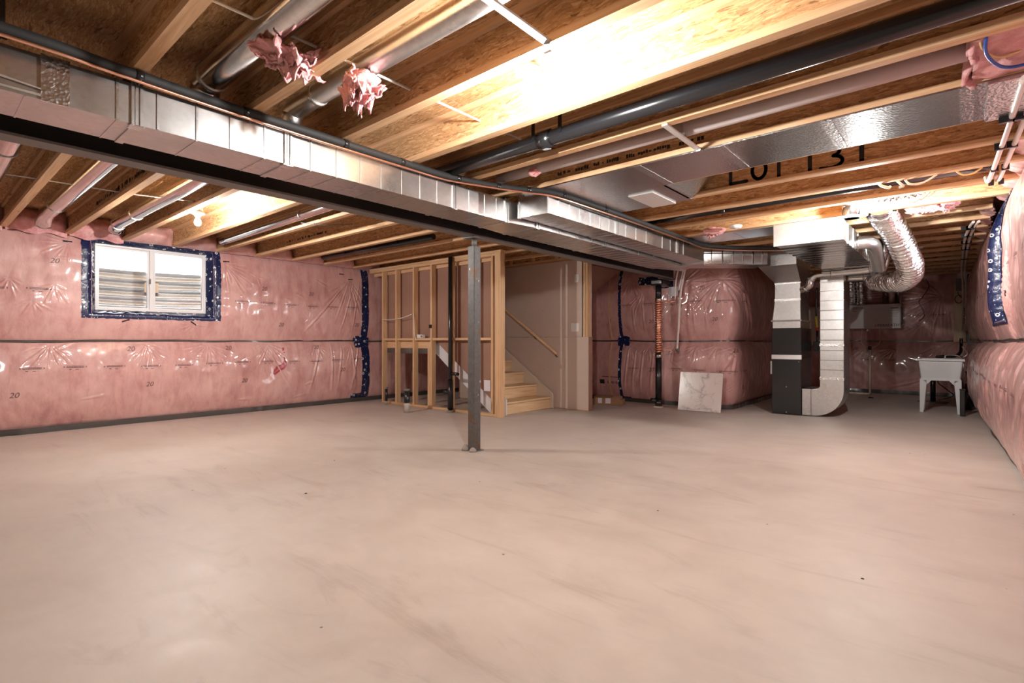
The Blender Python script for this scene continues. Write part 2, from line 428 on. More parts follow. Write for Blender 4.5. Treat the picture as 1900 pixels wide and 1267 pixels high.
class Blanket:
    """a bulging batt under polyethylene along a plan path; the room is on the given side of the path"""
    def __init__(self, path, side, z0, z1, bulge, seed):
        self.p = np.array(path, float); d = np.diff(self.p, axis=0); L = np.hypot(d[:,0], d[:,1])
        self.s = np.concatenate([[0], np.cumsum(L)]); self.L = self.s[-1]
        t = np.zeros_like(self.p); tt = d/L[:,None]; t[:-1] += tt; t[1:] += tt; t /= np.linalg.norm(t, axis=1)[:,None]
        self.nrm = np.stack([-t[:,1], t[:,0]], 1)*side
        self.z0, self.z1, self.b, self.seed = z0, z1, bulge, seed
        self.folds = []; self.rs = np.random.RandomState(seed)
    def fold(self, u0, z0, u1, z1, w, a): self.folds.append((u0, z0, u1, z1, w*.8, a*1.35))
    def star(self, u, z, n=9, a0=0, a1=2*math.pi, length=.3, amp=.012, w=.012):
        for k in range(n):
            ang = a0 + (a1-a0)*(k + self.rs.uniform(-.3,.3))/n; l = length*self.rs.uniform(.5, 1.15); r0 = .02
            self.fold(u+r0*math.cos(ang), z+r0*math.sin(ang), u+l*math.cos(ang), z+l*math.sin(ang), w*self.rs.uniform(.7,1.3), amp*self.rs.uniform(.5,1.2))
    def disp(self, u, z):
        t = np.clip((z-self.z0)/(self.z1-self.z0), 0, 1)
        env = (1-np.abs(2*t-1)**3.2)
        d = self.b*env + (.010*waves(u, z, .9, self.seed) + .003*waves(u, z, .22, self.seed+1))*(.25+.75*env)
        for (a, b, c, e, w, am) in self.folds:
            dx, dz = c-a, e-b; l2 = dx*dx+dz*dz
            m = (u > min(a,c)-4*w) & (u < max(a,c)+4*w) & (z > min(b,e)-4*w) & (z < max(b,e)+4*w)
            if not m.any(): continue
            uu, zz = u[m], z[m]; q = np.clip(((uu-a)*dx+(zz-b)*dz)/l2, 0, 1)
            dist = np.hypot(uu-a-q*dx, zz-b-q*dz)
            taper = np.clip(q/.12, .25, 1)*np.clip((1-q)/.5, 0, 1)
            ww = w*(.5+.9*q)
            d[m] += am*taper*(np.exp(-(dist/ww)**2) - .45*np.exp(-(dist/(2.2*ww))**2))
        return d
    def pos(self, u, z, off=0.0):
        u = np.asarray(u, float); z = np.asarray(z, float)
        d = self.disp(u, z) + off; uc = np.clip(u, 0, self.L)
        P = np.stack([np.interp(uc, self.s, self.p[:,i]) for i in (0,1)], -1)
        N = np.stack([np.interp(uc, self.s, self.nrm[:,i]) for i in (0,1)], -1); N /= np.linalg.norm(N, axis=-1, keepdims=True)
        Q = P + N*d[...,None]
        return np.concatenate([Q, z[...,None]], -1)
    def patch(self, mb, u0, u1, z0, z1, step, off=0.0, hole=None, jag=0.0):
        nu, nz = max(2, int((u1-u0)/step)+1), max(2, int((z1-z0)/step)+1)
        u, z = np.meshgrid(np.linspace(u0,u1,nu), np.linspace(z0,z1,nz), indexing='ij')
        if jag:
            r = np.random.RandomState(int(abs(u0*91+z0*37)*10) % 9999)
            u[0] += r.uniform(-jag,jag,nz); u[-1] += r.uniform(-jag,jag,nz); z[:,0] += r.uniform(-jag,jag,nu); z[:,-1] += r.uniform(-jag,jag,nu)
        mask = None
        if hole:
            uc, zc = (u[:-1,:-1]+u[1:,1:])/2, (z[:-1,:-1]+z[1:,1:])/2
            mask = ~((uc > hole[0]) & (uc < hole[1]) & (zc > hole[2]) & (zc < hole[3]))
        mb.grid(self.pos(u, z, off), mask)
    def flat(self, mb, vs, fs, u, z, mirror=1, off=.005, rot=0.0):
        """lay a flat outline (x along the wall, y up) on the sheet"""
        c, s = math.cos(rot), math.sin(rot)
        uu = np.array([u + mirror*(p[0]*c-p[1]*s) for p in vs]); zz = np.array([z + p[0]*s+p[1]*c for p in vs])
        mb.add(self.pos(uu, zz, off).tolist(), fs)
TWENTY = text_shape('20', .088, .25)
def bars(rows):
    vs, fs = [], []
    for (x0, x1, y0, y1) in rows:
        o = len(vs); vs += [(x0,y0),(x1,y0),(x1,y1),(x0,y1)]; fs.append((o,o+1,o+2,o+3))
    return vs, fs
def fine_print():
    rr = random.Random(3); rows = []
    for y, h in ((.012,.006), (-.004,.009)):
        x = -.085
        while x < .085:
            w = rr.uniform(.010,.022); rows.append((x, min(x+w,.085), y, y+h)); x += w+.003
    rows += [(-.06,-.038,-.030,-.020), (.0,.032,-.030,-.024), (-.112,-.102,-.002,.014), (.102,.112,-.002,.014)]
    return bars(rows)
FINE = fine_print()
def prints(b, parent, twenties, rows, mirror, mat='ink'):
    mb = MB()
    for (u, z) in twenties: b.flat(mb, *TWENTY, u, z, mirror)
    for (u0, u1, z, stepu) in rows:
        u = u0
        while u < u1:
            b.flat(mb, *FINE, u, z + .01*math.sin(u*3), mirror); u += stepu
    if mb.v: q = mb.build('print', M[mat], parent); q['kind'] = 'stuff'

# ------------------------------------------------------------------ walls
PI = math.pi
WT = HS + .02
def wall(name, boxes, mat='concrete'):
    mb = MB()
    for b in boxes: mb.box(*b)
    return struct(mb.build(name, M[mat]))
W1 = (1.56, 2.99, 1.46, 2.42)      # rough opening in the left wall: y0 y1 z0 z1
W2 = (6.35, 7.50, 1.29, 2.42)
wl = wall('wall_left', [(-8.80,-8.47,YB-.3,W1[0],0,WT), (-8.80,-8.47,W1[1],9.0,0,WT), (-8.80,-8.47,W1[0],W1[1],0,W1[2]), (-8.80,-8.47,W1[0],W1[1],W1[3],WT)])
wr = wall('wall_right', [(.52,.85,2.75,W2[0],0,WT), (.52,.85,W2[1],13.9,0,WT), (.52,.85,W2[0],W2[1],0,W2[2]), (.52,.85,W2[0],W2[1],W2[3],WT)])
ws = wall('wall_stairwell', [(-8.47,-2.86,8.72,9.0,0,WT)])
wj = wall('wall_corner', [(-3.1,-2.86,9.0,13.55,0,WT)])
wf = wall('wall_far', [(-3.1,.52,13.55,13.9,0,WT)])
wall('wall_behind', [(-8.47,1.5,YB-.3,YB,0,WT)])
wall('wall_alcove', [(1.5,1.8,YB-.3,2.75,0,WT), (.43,1.5,2.60,2.75,0,WT)])

SPAN = .5735
def seam(path, side, z, parent, out=.018):
    b = Blanket(path, side, z-.2, z+.2, 0, 5); mb = MB()
    def strip(z0, z1, off):
        u = np.linspace(0, b.L, int(b.L/.08)+2); uu, zz = np.meshgrid(u, np.array([z0, (z0+z1)/2, z1]), indexing='ij')
        zz = zz + .006*np.sin(uu*2.3) + .004*np.sin(uu*7.1)
        P = b.pos(uu, zz, off); mb.grid(P)
    strip(z-.012, z+.012, out)
    q = mb.build('batt_joint', M['dark_sheet'], parent); return q
def base_fold(path, side, parent, h=.075, mat='dark_sheet', seed=3):
    b = Blanket(path, side, -.05, h+.05, .03, seed); mb = MB(); b.patch(mb, 0, b.L, 0, h, .025, .0)
    return mb.build('base_fold', M[mat], parent)
def blankets(path, side, parent, seed, bulge=(.085,.085), mat='pink', zs=(.06,1.10,1.115,2.46), hole=None, step=.014, decorate=None, tops=True):
    out = []
    for k in (0, 1):
        b = Blanket(path, side, zs[2*k], zs[2*k+1], bulge[k], seed+10*k)
        r = random.Random(seed*31+k)
        if decorate: decorate(b, k, r)
        mb = MB(); b.patch(mb, 0, b.L, zs[2*k], zs[2*k+1], step, 0, hole if k else None)
        q = mb.build('insulation_blanket', M[mat], parent); out.append((b, q))
    seam(path, side, (zs[1]+zs[2])/2, parent)
    return out

# ---- the long wall with the window
PL = [(XL, y) for y in np.linspace(YB, 8.7, 60)]
U = lambda y: y - YB
def deco_left(b, k, r):
    if k == 0:
        for y in (1.15, 2.15, 3.0, 3.9, 4.55, 5.35):
            b.star(U(y)+r.uniform(-.1,.1), 1.06, 11, -PI*.95, -PI*.05, .34, .015, .011)
        for y in (4.7, 4.9, 5.1, 5.3, 5.45): b.fold(U(y), 1.05, U(y)+r.uniform(-.25,.1), .2, .022, .022)
        b.fold(U(3.75), 1.05, U(4.15), .35, .016, .02); b.fold(U(3.65), 1.05, U(3.95), .6, .012, .016)
    else:
        b.star(U(3.14), 2.27, 10, -PI*.55, -.05, .55, .016, .012)
        b.star(U(3.16), 2.27, 6, -.5, .6, .3, .010, .010)
        b.star(U(1.33), 2.32, 8, PI*.9, PI*1.6, .3, .012, .010)
        for y in (.55, .8, 1.0, 1.2): b.star(U(y), 1.55+r.uniform(0,.5), 6, -PI*.9, -.1, .25, .012, .012)
        b.star(U(1.95), 1.36, 8, -PI*.9, -.1, .2, .010, .009); b.star(U(2.72), 1.34, 8, -PI, .2, .25, .010, .009)
        b.star(U(5.25), 2.2, 9, -PI*.85, -PI*.2, .7, .018, .014)
        b.fold(U(5.2), 2.15, U(4.35), 1.2, .020, .022); b.fold(U(5.35), 2.2, U(5.05), 1.2, .016, .02); b.fold(U(5.45), 2.2, U(5.3), 1.2, .014, .018)
        for i in range(9): b.star(U(r.uniform(.2,5.2)), r.uniform(1.3,2.3), 5, 0, 2*PI, .16, .007, .010)
    for i in range(26):
        u, z = r.uniform(.6, b.L-.3), r.uniform(b.z0+.1, b.z1-.1); a = r.uniform(-.5,.5)
        l = r.uniform(.1,.35); b.fold(u, z, u+l*math.cos(a), z+l*math.sin(a), r.uniform(.01,.03), r.uniform(.004,.010))
bl = blankets(PL, -1, wl, 11, decorate=deco_left, hole=(U(W1[0]), U(W1[1]), W1[2], 9), step=.0095)
base_fold(PL, -1, wl)
lowL, upL = bl[0][0], bl[1][0]
prints(lowL, bl[0][1], [(U(.84), .47), (U(2.18), .52), (U(3.42), .50), (U(1.98), 1.0), (U(3.2), 1.0), (U(4.62), 1.0), (U(5.1), .6)],
       [(U(.2), U(5.6), .77, .40)], 1)
prints(upL, bl[1][1], [(U(4.0), 1.37), (U(3.72), 1.93), (U(4.5), 1.9), (U(1.2), 2.08), (U(5.4), 1.4)],
       [(U(.3), U(1.3), 1.72, .38), (U(3.4), U(5.6), 1.70, .38)], 1)
# crimson mark left by a folded batt edge under the sheet
vs = [(.0,.22),(.03,.22),(.055,.02),(.06,-.06),(.02,-.13),(-.06,-.17),(-.13,-.22),(-.16,-.20),(-.15,-.13),(-.10,-.07),(-.02,-.05),(.02,0)]
mb = MB(); lowL.flat(mb, vs, [tuple(range(12))], U(4.03), .78, off=.003)
q = mb.build('red_mark', plain('crimson_stain', (.42,.05,.07), .4, 0, Coat_Weight=.7), bl[0][1])

# staples and small black strips holding the sheet
mb0 = None
for (y, z, a) in ((1.33,2.34,.02), (3.17,2.30,.08), (1.92,1.375,.35), (2.72,1.36,-.6), (5.27,2.22,.05), (5.1,2.3,0)):
    vs = [(-.045,-.009),(-.005,-.009),(.005,-.006),(.045,-.009),(.045,.009),(.004,.008),(-.004,.009),(-.045,.009)]
    mb = MB(); upL.flat(mb, vs, [tuple(range(8))], U(y), z, off=.007, rot=a); mb.build('staple_strip', M['black_ink'], bl[1][1])

def ring(b, ut, hole, frame, xf, parent, margin=.10, n=44):
    """tape from the sheet's face into the reveal and up to the window frame"""
    r = random.Random(9); (y0, y1, z0, z1), (f0, f1, g0, g1) = hole, frame
    def rect(a0, a1, c0, c1):
        pts = []
        for (p, q) in (((a0,c0),(a1,c0)), ((a1,c0),(a1,c1)), ((a1,c1),(a0,c1)), ((a0,c1),(a0,c0))):
            for k in range(n): pts.append((p[0]+(q[0]-p[0])*k/n, p[1]+(q[1]-p[1])*k/n))
        return pts + pts[:1]
    lo, mid, inn = rect(y0-margin, y1+margin, z0-margin*.6, min(z1+.04, 2.46)), rect(y0-.004, y1+.004, z0-.004, min(z1, 2.45)), rect(f0, f1, g0, g1)
    P = np.zeros((len(lo), 7, 3))
    jo = [r.uniform(-.006,.006) for _ in lo]; jo[-1] = jo[0]
    for k in range(len(lo)):
        A, B, C = lo[k], mid[k], inn[k]
        pa = b.pos(np.array([ut(A[0])+jo[k]]), np.array([A[1]+jo[k]]), .006)[0]; pb = b.pos(np.array([ut(B[0])]), np.array([B[1]]), .006)[0]
        pc = np.array([xf, C[0], C[1]])
        pm = b.pos(np.array([ut((A[0]+B[0])/2)]), np.array([(A[1]+B[1])/2]), .009)[0]
        P[k,0], P[k,1], P[k,2] = pa, pm, pb
        for i, t in enumerate((.28,.55,.8,1.0)):
            P[k,3+i] = pb*(1-t) + pc*t + (0 if t == 1 else r.uniform(-.006,.006))
    P[-1] = P[0]
    mb = MB(); mb.grid(P); return mb.build('tape', M['tape'], parent)
def make_window(name, y0, y1, z0, z1, xf, sgn, rail):
    """slider set in the reveal; sgn: which way is outdoors"""
    w = bpy.data.objects.new(name, None); COL.objects.link(w); w.location = (xf, (y0+y1)/2, z0); struct(w)
    a, b = sorted((xf, xf+sgn*.09)); t = .045
    mb = MB()
    for bx in ((a,b,y0,y1,z0,z0+t), (a,b,y0,y1,z1-t,z1), (a,b,y0,y0+t,z0+t,z1-t), (a,b,y1-t,y1,z0+t,z1-t)): mb.box(*bx)
    mb.build('frame', M['vinyl'], w, .004)
    c, d = sorted((xf+sgn*.012, xf+sgn*.05))
    mb = MB().box(c, d, rail-.022, rail+.022, z0+t, z1-t); ra = mb.build('meeting_rail', M['vinyl'], w, .003)
    for i, (p, q) in enumerate(((y0+t, rail-.022), (rail+.022, y1-t))):
        mb = MB(); s = .022
        e, f = (c, d) if i else sorted((xf+sgn*.045, xf+sgn*.08))
        for bx in ((e,f,p,q,z0+t,z0+t+s), (e,f,p,q,z1-t-s,z1-t), (e,f,p,p+s,z0+t+s,z1-t-s), (e,f,q-s,q,z0+t+s,z1-t-s)): mb.box(*bx)
        sh = mb.build('sash', M['vinyl'], w)
        MB().box((e+f)/2-.003, (e+f)/2+.003, p+s, q-s, z0+t+s, z1-t-s).build('pane', M['glass'], sh)
    k = xf + sgn*.012
    e, f = sorted((k, k-sgn*.02)); MB().box(e, f, rail-.03, rail-.012, (z0+z1)/2-.05, (z0+z1)/2+.02).build('latch', M['grey_steel'], ra)
    return w
win1 = make_window('window_1', 1.605, 2.95, 1.495, 2.395, -8.52, -1, 2.25)
ring(upL, U, W1, (1.625,2.93,1.515,2.375), -8.522, win1)
# corrugated well outside, with the gravel at its foot
mb = MB(); n = 40; rows = 90; P = np.zeros((n+1, rows+1, 3))
for i in range(n+1):
    a = PI*i/n - PI/2
    for j in range(rows+1):
        z = 1.05 + 1.12*j/rows; rr = .024*math.sin(2*PI*z/.13)
        P[i,j] = (-8.80 - (.78+rr)*math.cos(a)**.8 if abs(math.cos(a)) > 1e-6 else -8.80, 2.275 + (1.02+rr)*math.sin(a), z)
mb.grid(P); well = mb.build('window_well', M['well']); tag(well, 'corrugated galvanised window well outside the slider window', 'window well')
md = well.modifiers.new('thick', 'SOLIDIFY'); md.thickness = .004
a = P[21,60]; MB().bar((-9.525,2.42,1.93), (-9.505,2.60,1.93), .012, .15).build('label_sticker', M['plywood'], well)
mb = MB(); mb.prism([(-8.81,1.42),(-8.81,3.12),(-9.25,2.95),(-9.45,2.5),(-9.45,2.05),(-9.25,1.6)], 'z', 1.05, 1.16); g = mb.build('well_gravel', M['gravel']); g['kind'] = 'stuff'; tag(g, 'grey gravel at the foot of the window well', 'gravel')

# corner tape beside the stud partition
def tape_strip(b, parent, rects, off=.008):
    for (u0, u1, z0, z1) in rects:
        mb = MB(); b.patch(mb, u0, u1, z0, z1, .02, off, jag=.004); mb.build('tape', M['tape'], parent)
tape_strip(upL, bl[1][1], [(U(5.50), U(5.64), 1.14, 2.42), (U(5.36), U(5.58), 1.12, 1.20)])
tape_strip(lowL, bl[0][1], [(U(5.50), U(5.66), .02, 1.08), (U(5.38), U(5.62), .99, 1.085), (U(5.30), U(5.54), .07, .15)], .006)

MB().box(-8.425,-8.40,5.37,5.66,1.03,1.175).build('tape', M['tape'], bl[1][1])

# pillows of batt in the joist bays above the long wall
def bay_batt(parent, x, y0, y1, sgn, seed, mat='pink', depth=.13, lip=0.0):
    n, m = 22, 14; r = np.random.RandomState(seed); P = np.zeros((n, m, 3))
    u = np.linspace(0, 1, n); v = np.linspace(0, 1, m); ph = r.uniform(0, 6.28, 6)
    for i in range(n):
        for j in range(m):
            bul = (1-abs(2*u[i]-1)**4)*(1-abs(2*v[j]-1)**2.2)
            wig = .012*math.sin(9*u[i]+ph[0]+3*v[j]) + .008*math.sin(23*u[i]+ph[1]-5*v[j]) + .006*math.sin(15*v[j]+ph[2])
            zl = HJ - .005 - lip*(1+.6*math.sin(11*u[i]+ph[3]))*(1 if j == 0 else 0)
            P[i,j] = (x + sgn*(.02 + depth*bul*(1.15-.5*v[j]) + wig), y0 + (y1-y0)*u[i], zl + (HS-.005-zl)*v[j])
    mb = MB(); mb.grid(P); return mb.build('joist_bay_batt', M[mat], parent)
for k in range(2, 16):
    y0, y1 = JY[k]+.012, JY[k+1]-.012
    bay_batt(wl, -8.40, y0, y1, 1, k, 'fluff' if k in (3,4) else 'pink', .16, .03 if k in (2,3,4) else 0)
bay_batt(wl, -8.40, JY[1]+.012, JY[2]-.012, 1, 77, 'fluff', .16, .04)

# ---- stairwell wall, the corner and the wall beyond it
pc = [(x, 8.69) for x in np.linspace(-8.44, -3.0, 50)] + [(-3.0+.17*math.sin(a), 8.86-.17*math.cos(a)) for a in np.linspace(.12, 1.45, 10)] + [(-2.83, y) for y in np.linspace(8.9, 13.52, 40)]
UX = lambda x: x + 8.44
def deco_jog(b, k, r):
    if k == 1:
        b.star(UX(-4.55), 2.25, 8, -PI*.8, -PI*.15, .5, .022, .016); b.star(UX(-4.3), 2.0, 6, -PI*.8, -PI*.2, .5, .018, .014)
        b.star(UX(-2.95), 2.1, 14, -PI*.95, -.1, .8, .026, .016); b.star(UX(-3.55), 2.1, 9, -PI*.3, PI*.3, .5, .02, .014)
        b.star(UX(-2.95), 2.1, 6, .1, PI*.9, .3, .02, .014)
        b.fold(UX(-2.5), 1.9, UX(-2.1), 1.5, .03, .04); b.fold(UX(-2.45), 1.75, UX(-2.05), 1.3, .03, .045); b.fold(UX(-2.7), 1.95, UX(-2.25), 1.35, .026, .04)
        for x in (-4.5,-4.3,-4.1,-3.4,-3.2): b.fold(UX(x), 1.75, UX(x)+.03, 1.2, .018, .016)
    else:
        for x in (-4.55,-4.2,-3.75,-3.35,-3.0,-2.75): b.star(UX(x), 1.04, 9, -PI*.9, -PI*.1, .32, .018, .013)
        for x in (-4.6,-4.45,-4.3,-4.1): b.fold(UX(x), 1.0, UX(x)-.08, .12, .022, .024)
        b.fold(UX(-2.9), .75, UX(-3.05), .35, .03, .02); b.fold(UX(-2.8), .9, UX(-2.85), .5, .02, .03)
        for i in range(8): b.fold(UX(-3.1)+i*.05, .30, UX(-2.85)+i*.04, .48, .014, .014)
    for i in range(50):
        u, z = r.uniform(3.4, b.L-.3), r.uniform(b.z0+.1, b.z1-.1); a = r.choice((-1.5,1.2,-.9,.5))+r.uniform(-.4,.4); l = r.uniform(.1,.4)
        b.fold(u, z, u+l*math.cos(a), z+l*math.sin(a), r.uniform(.01,.025), r.uniform(.005,.014))
bj = blankets(pc, -1, ws, 41, bulge=(.11,.12), decorate=deco_jog, step=.0115)
base_fold(pc, -1, ws, .07, 'dark_sheet', 8)
lowJ, upJ = bj[0][0], bj[1][0]
prints(lowJ, bj[0][1], [(UX(-4.15), .6), (UX(-3.55), .38), (UX(-2.80), .95), (UX(-2.62), .35)], [(UX(-4.5), UX(-2.3), .62, .40)], 1)
prints(upJ, bj[1][1], [(UX(-4.15), 1.45), (UX(-3.05), 1.46), (UX(-3.25), 1.98)], [(UX(-4.62), UX(-2.5), 1.76, .42)], 1)
tape_strip(upJ, bj[1][1], [(UX(-4.79), UX(-4.73), 1.13, 2.40), (UX(-4.83), UX(-4.60), 1.12, 1.20), (UX(-4.40), UX(-4.02), 2.10, 2.24), (UX(-3.95), UX(-3.74), 2.02, 2.14)])
tape_strip(lowJ, bj[0][1], [(UX(-4.79), UX(-4.73), .1, 1.08), (UX(-4.83), UX(-4.60), 1.02, 1.085), (UX(-4.80), UX(-4.58), .01, .09)])
tape_strip(lowJ, bj[0][1], [(UX(-4.79), UX(-4.73), .01, .12)])
MB().box(-4.83,-4.60,8.63,8.655,1.035,1.165).build('tape', M['tape'], bj[1][1])
# printed band at the foot of the unlit bay behind the stair partition
mb = MB(); lowJ.flat(mb, *text_shape('eno-s', .10), UX(-4.92), .35, 1); lowJ.flat(mb, *bars([(-.05,.05,-.04,.04), (-.55,-.18,.01,.018), (-.55,-.2,-.02,-.008), (.0,.35,.09,.10)]), UX(-5.14), .35, 1)
mb.build('print', M['black_ink'], bj[0][1])['kind'] = 'stuff'
mb = MB(); upJ.patch(mb, UX(-4.98), UX(-4.945), 1.13, 2.40, .03, .02); mb.build('batten', M['wood_z'], bj[1][1])
mb = MB(); lowJ.patch(mb, UX(-4.98), UX(-4.945), .08, 1.09, .03, .02); mb.build('batten', M['wood_z'], bj[0][1])

# ---- the far wall behind the ventilation unit
pf = [(x, 13.52) for x in np.linspace(-2.83, .40, 40)]
UF = lambda x: x + 2.83
def deco_far(b, k, r):
    if k == 1:
        b.star(UF(-.30), 2.0, 14, PI*.75, PI*1.55, 1.0, .035, .024); b.star(UF(-.62), 1.45, 9, -PI*.95, -.1, .5, .024, .018)
        for i in range(7): b.fold(UF(-1.75), 2.15-i*.055, UF(-1.0), 2.16-i*.055, .018, .018)
        for x in (-.45,-.35,-.25,-.2): b.fold(UF(x), 1.7, UF(x)+.02, 1.2, .02, .03)
    else:
        b.star(UF(-1.05), .95, 8, PI*1.05, PI*1.5, .4, .02, .018); b.star(UF(-.25), 1.04, 8, PI, PI*1.6, .5, .03, .02)
        for i in range(5): b.fold(UF(-.55)-i*.05, .35-i*.03, UF(-.95)-i*.06, .22-i*.02, .02, .022)
        for i in range(6): b.fold(UF(-1.7)+i*.09, .9, UF(-1.9)+i*.12, .7, .014, .016)
bf = blankets(pf, -1, wf, 71, bulge=(.10,.10), decorate=deco_far, step=.016)
base_fold(pf, -1, wf, .08, 'dark_sheet', 9)
prints(bf[0][0], bf[0][1], [(UF(-1.75), .95)], [(UF(-2.0), UF(-.5), .72, .42)], 1)
prints(bf[1][0], bf[1][1], [], [(UF(-.75), UF(0), 1.62, .40)], 1)

# ---- the wall beside the camera
pr = [(.43,2.75), (.41,4.0), (.385,5.4), (.345,6.4), (.30,7.5), (.215,10.0), (.13,13.52)]
UR = lambda y: float(np.interp(y, [p[1] for p in pr], np.concatenate([[0], np.cumsum(np.hypot(*np.diff(np.array(pr), axis=0).T))])))
def deco_right(b, k, r):
    for i in range(90):
        u, z = r.uniform(1.5, b.L-.2), r.uniform(b.z0+.05, b.z1-.3); l = r.uniform(.12,.45)
        b.fold(u, z+l, u+r.uniform(-.05,.05), z, r.uniform(.012,.03), r.uniform(.004,.012))
    if k == 1:
        b.star(UR(7.6), 1.28, 10, -PI, .0, .25, .02, .014); b.star(UR(6.2), 1.3, 10, -PI*.9, -.1, .3, .02, .014)
        for i in range(7): b.fold(UR(6.05)-i*.06, 1.9-i*.07, UR(6.4)-i*.1, 1.15, .022, .022)
    else:
        for i in range(10): b.star(UR(5.6+i*.75), 1.05, 7, -PI*.9, -PI*.1, .25, .015, .012)
br = blankets(pr, 1, wr, 91, bulge=(.13,.085), decorate=deco_right, hole=(UR(W2[0]), UR(W2[1]), W2[2], 9), step=.02)
seam_r = None
prints(br[0][0], br[0][1], [], [(UR(5.0), UR(10.5), .72, .42)], -1)
prints(br[1][0], br[1][1], [(UR(6.0), 1.5)], [(UR(5.0), UR(6.0), 1.74, .42), (UR(7.8), UR(9.6), 1.66, .42)], -1)
win2 = make_window('window_2', W2[0]+.04, W2[1]-.04, W2[2]+.035, W2[3]-.03, .50, 1, 6.9)
ring(br[1][0], UR, W2, (W2[0]+.06, W2[1]-.06, W2[2]+.055, W2[3]-.05), .502, win2, margin=.05)
for k in range(7, 25):
    y0, y1 = JY[k]+.012, JY[k+1]-.012
    if y1 < 13.4: bay_batt(wr, .40 if y0 < 7 else .27, y0, y1, -1, 200+k, 'pink', .14, .0)

# ------------------------------------------------------------------ the floor joists
J_LONG = [k for k in range(len(JY)) if JY[k] < 2.5]
mesh_cache = {}
def joist(y, x0, x1, label, group='floor joists'):
    t = thing('floor_joist', label, 'joist', ((x0+x1)/2, y, HJ), group)
    key = (x0, x1); hl = (x1-x0)/2
    if key not in mesh_cache:
        a = MB().box(-hl, hl, -.031, .031, 0, .038).mesh('bottom_flange', M['wood_x'])
        b = MB().box(-hl, hl, -.005, .005, .038, HS-HJ-.038).mesh('web', M['web'])
        c = MB().box(-hl, hl, -.031, .031, HS-HJ-.038, HS-HJ-.001).mesh('top_flange', M['wood_x'])
        mesh_cache[key] = (a, b, c)
    parts = []
    for nm, me in zip(('bottom_flange', 'web', 'top_flange'), mesh_cache[key]):
        q = bpy.data.objects.new(nm, me); COL.objects.link(q); q.parent = t; parts.append(q)
    return t, parts
JO = {}
JL = {2: 'I-joist under the deck above the black plastic bracket box', 3: 'I-joist beside the shiny round duct, on the bracket box side',
      4: 'I-joist between the shiny round duct and the slim grey round duct', 5: 'I-joist that carries two bare bulb lamps',
      6: 'I-joist between a bare bulb and the thick black waste pipe', 7: 'I-joist between the thick black waste pipe and the pale vent pipe',
      8: 'I-joist between the pale vent pipe and the foil-lined bay', 9: 'I-joist whose edge is covered by the foil joist liner, beside the lettered joist',
      11: 'I-joist next beyond the lettered joist, strand web uncovered', 12: 'I-joist between the tucked black pipe and the smoke alarm',
      13: 'I-joist over the blank end of the return-air duct, beyond the smoke alarm', 14: 'I-joist directly above the drywall partition'}
for k, y in enumerate(JY):
    x1 = 1.48 if y < 2.5 else .36 if y < 7 else .23
    lab = 'engineered I-joist with oriented strand web and pale flanges, under the subfloor'
    grp = 'floor joists'
    lab = JL.get(k, lab)
    if k in JL: grp = None
    if abs(y - 4.774) < .05: lab, grp = 'I-joist with black sprayed lettering LOT 131 on its strand web', None
    t, pp = joist(y, -8.41, x1, lab, grp)
    JO[k] = (t, pp)
# sprayed lettering, drawn with broad strokes on the web
kL = min(range(len(JY)), key=lambda k: abs(JY[k]-4.774)); yL = JY[kL] - .0075
def stroke(mb, pts, w):
    pts = [(p[0]+.185, p[1]) for p in pts]
    for a, b in zip(pts[:-1], pts[1:]):
        a, b = Vector((a[0],0,a[1])), Vector((b[0],0,b[1])); mb.bar((a.x,yL,a.z), (b.x,yL,b.z), w, .002, (0,1,0))
        mb.lathe([(w/2,-.001),(w/2,.001)], (b.x,yL,b.z), 12, 'y')
    mb.lathe([(w/2,-.001),(w/2,.001)], (pts[0][0],yL,pts[0][1]), 12, 'y')
def arc(cx, cz, rx, rz, a0, a1, n=12): return [(cx+rx*math.cos(math.radians(a0+(a1-a0)*i/n)), cz+rz*math.sin(math.radians(a0+(a1-a0)*i/n))) for i in range(n+1)]
mb = MB(); stroke(mb, [(-1.735,2.635),(-1.735,2.49),(-1.60,2.49)], .028); mb.build('letter', M['black_ink'], JO[kL][1][1])
mb = MB(); stroke(mb, arc(-1.50,2.565,.055,.075,0,360,20), .028); mb.build('letter', M['black_ink'], JO[kL][1][1])
mb = MB(); stroke(mb, [(-1.345,2.64),(-1.345,2.48)], .028); stroke(mb, [(-1.42,2.635),(-1.28,2.635)], .024); mb.build('letter', M['black_ink'], JO[kL][1][1])
mb = MB(); stroke(mb, [(-1.115,2.64),(-1.115,2.478)], .03); mb.build('letter', M['black_ink'], JO[kL][1][1])
mb = MB(); stroke(mb, [(-1.02,2.625)] + arc(-.96,2.595,.05,.035,80,-80,8) + arc(-.965,2.515,.075,.045,80,-95,10) + [(-1.04,2.478)], .026); mb.build('letter', M['black_ink'], JO[kL][1][1])
mb = MB(); stroke(mb, [(-.765,2.645),(-.765,2.478)], .032); mb.build('letter', M['black_ink'], JO[kL][1][1])
# stamped marks on some webs
def stamp(k, x0, x1, z, h, seed):
    r = random.Random(seed); mb = MB(); x = x0; y = JY[k]-.0068
    while x < x1:
        w = r.uniform(.008,.022)
        if r.random() < .85: mb.box(x, x+w, y-.0012, y+.0012, z+r.uniform(0,h*.35), z+h-r.uniform(0,h*.35))
        x += w + r.choice((.004,.005,.006,.007,.05))
    mb.build('stamped_print', M['black_ink'], JO[k][1][1])['kind'] = 'stuff'
kk = lambda y: min(range(len(JY)), key=lambda k: abs(JY[k]-y))
stamp(kk(1.333), -6.9, -5.2, 2.52, .05, 1); stamp(kk(3.05), -7.2, -5.3, 2.52, .045, 2); stamp(kk(3.62), -7.4, -6.3, 2.52, .04, 3)
stamp(kk(3.62), -2.6, -1.35, 2.50, .035, 4)

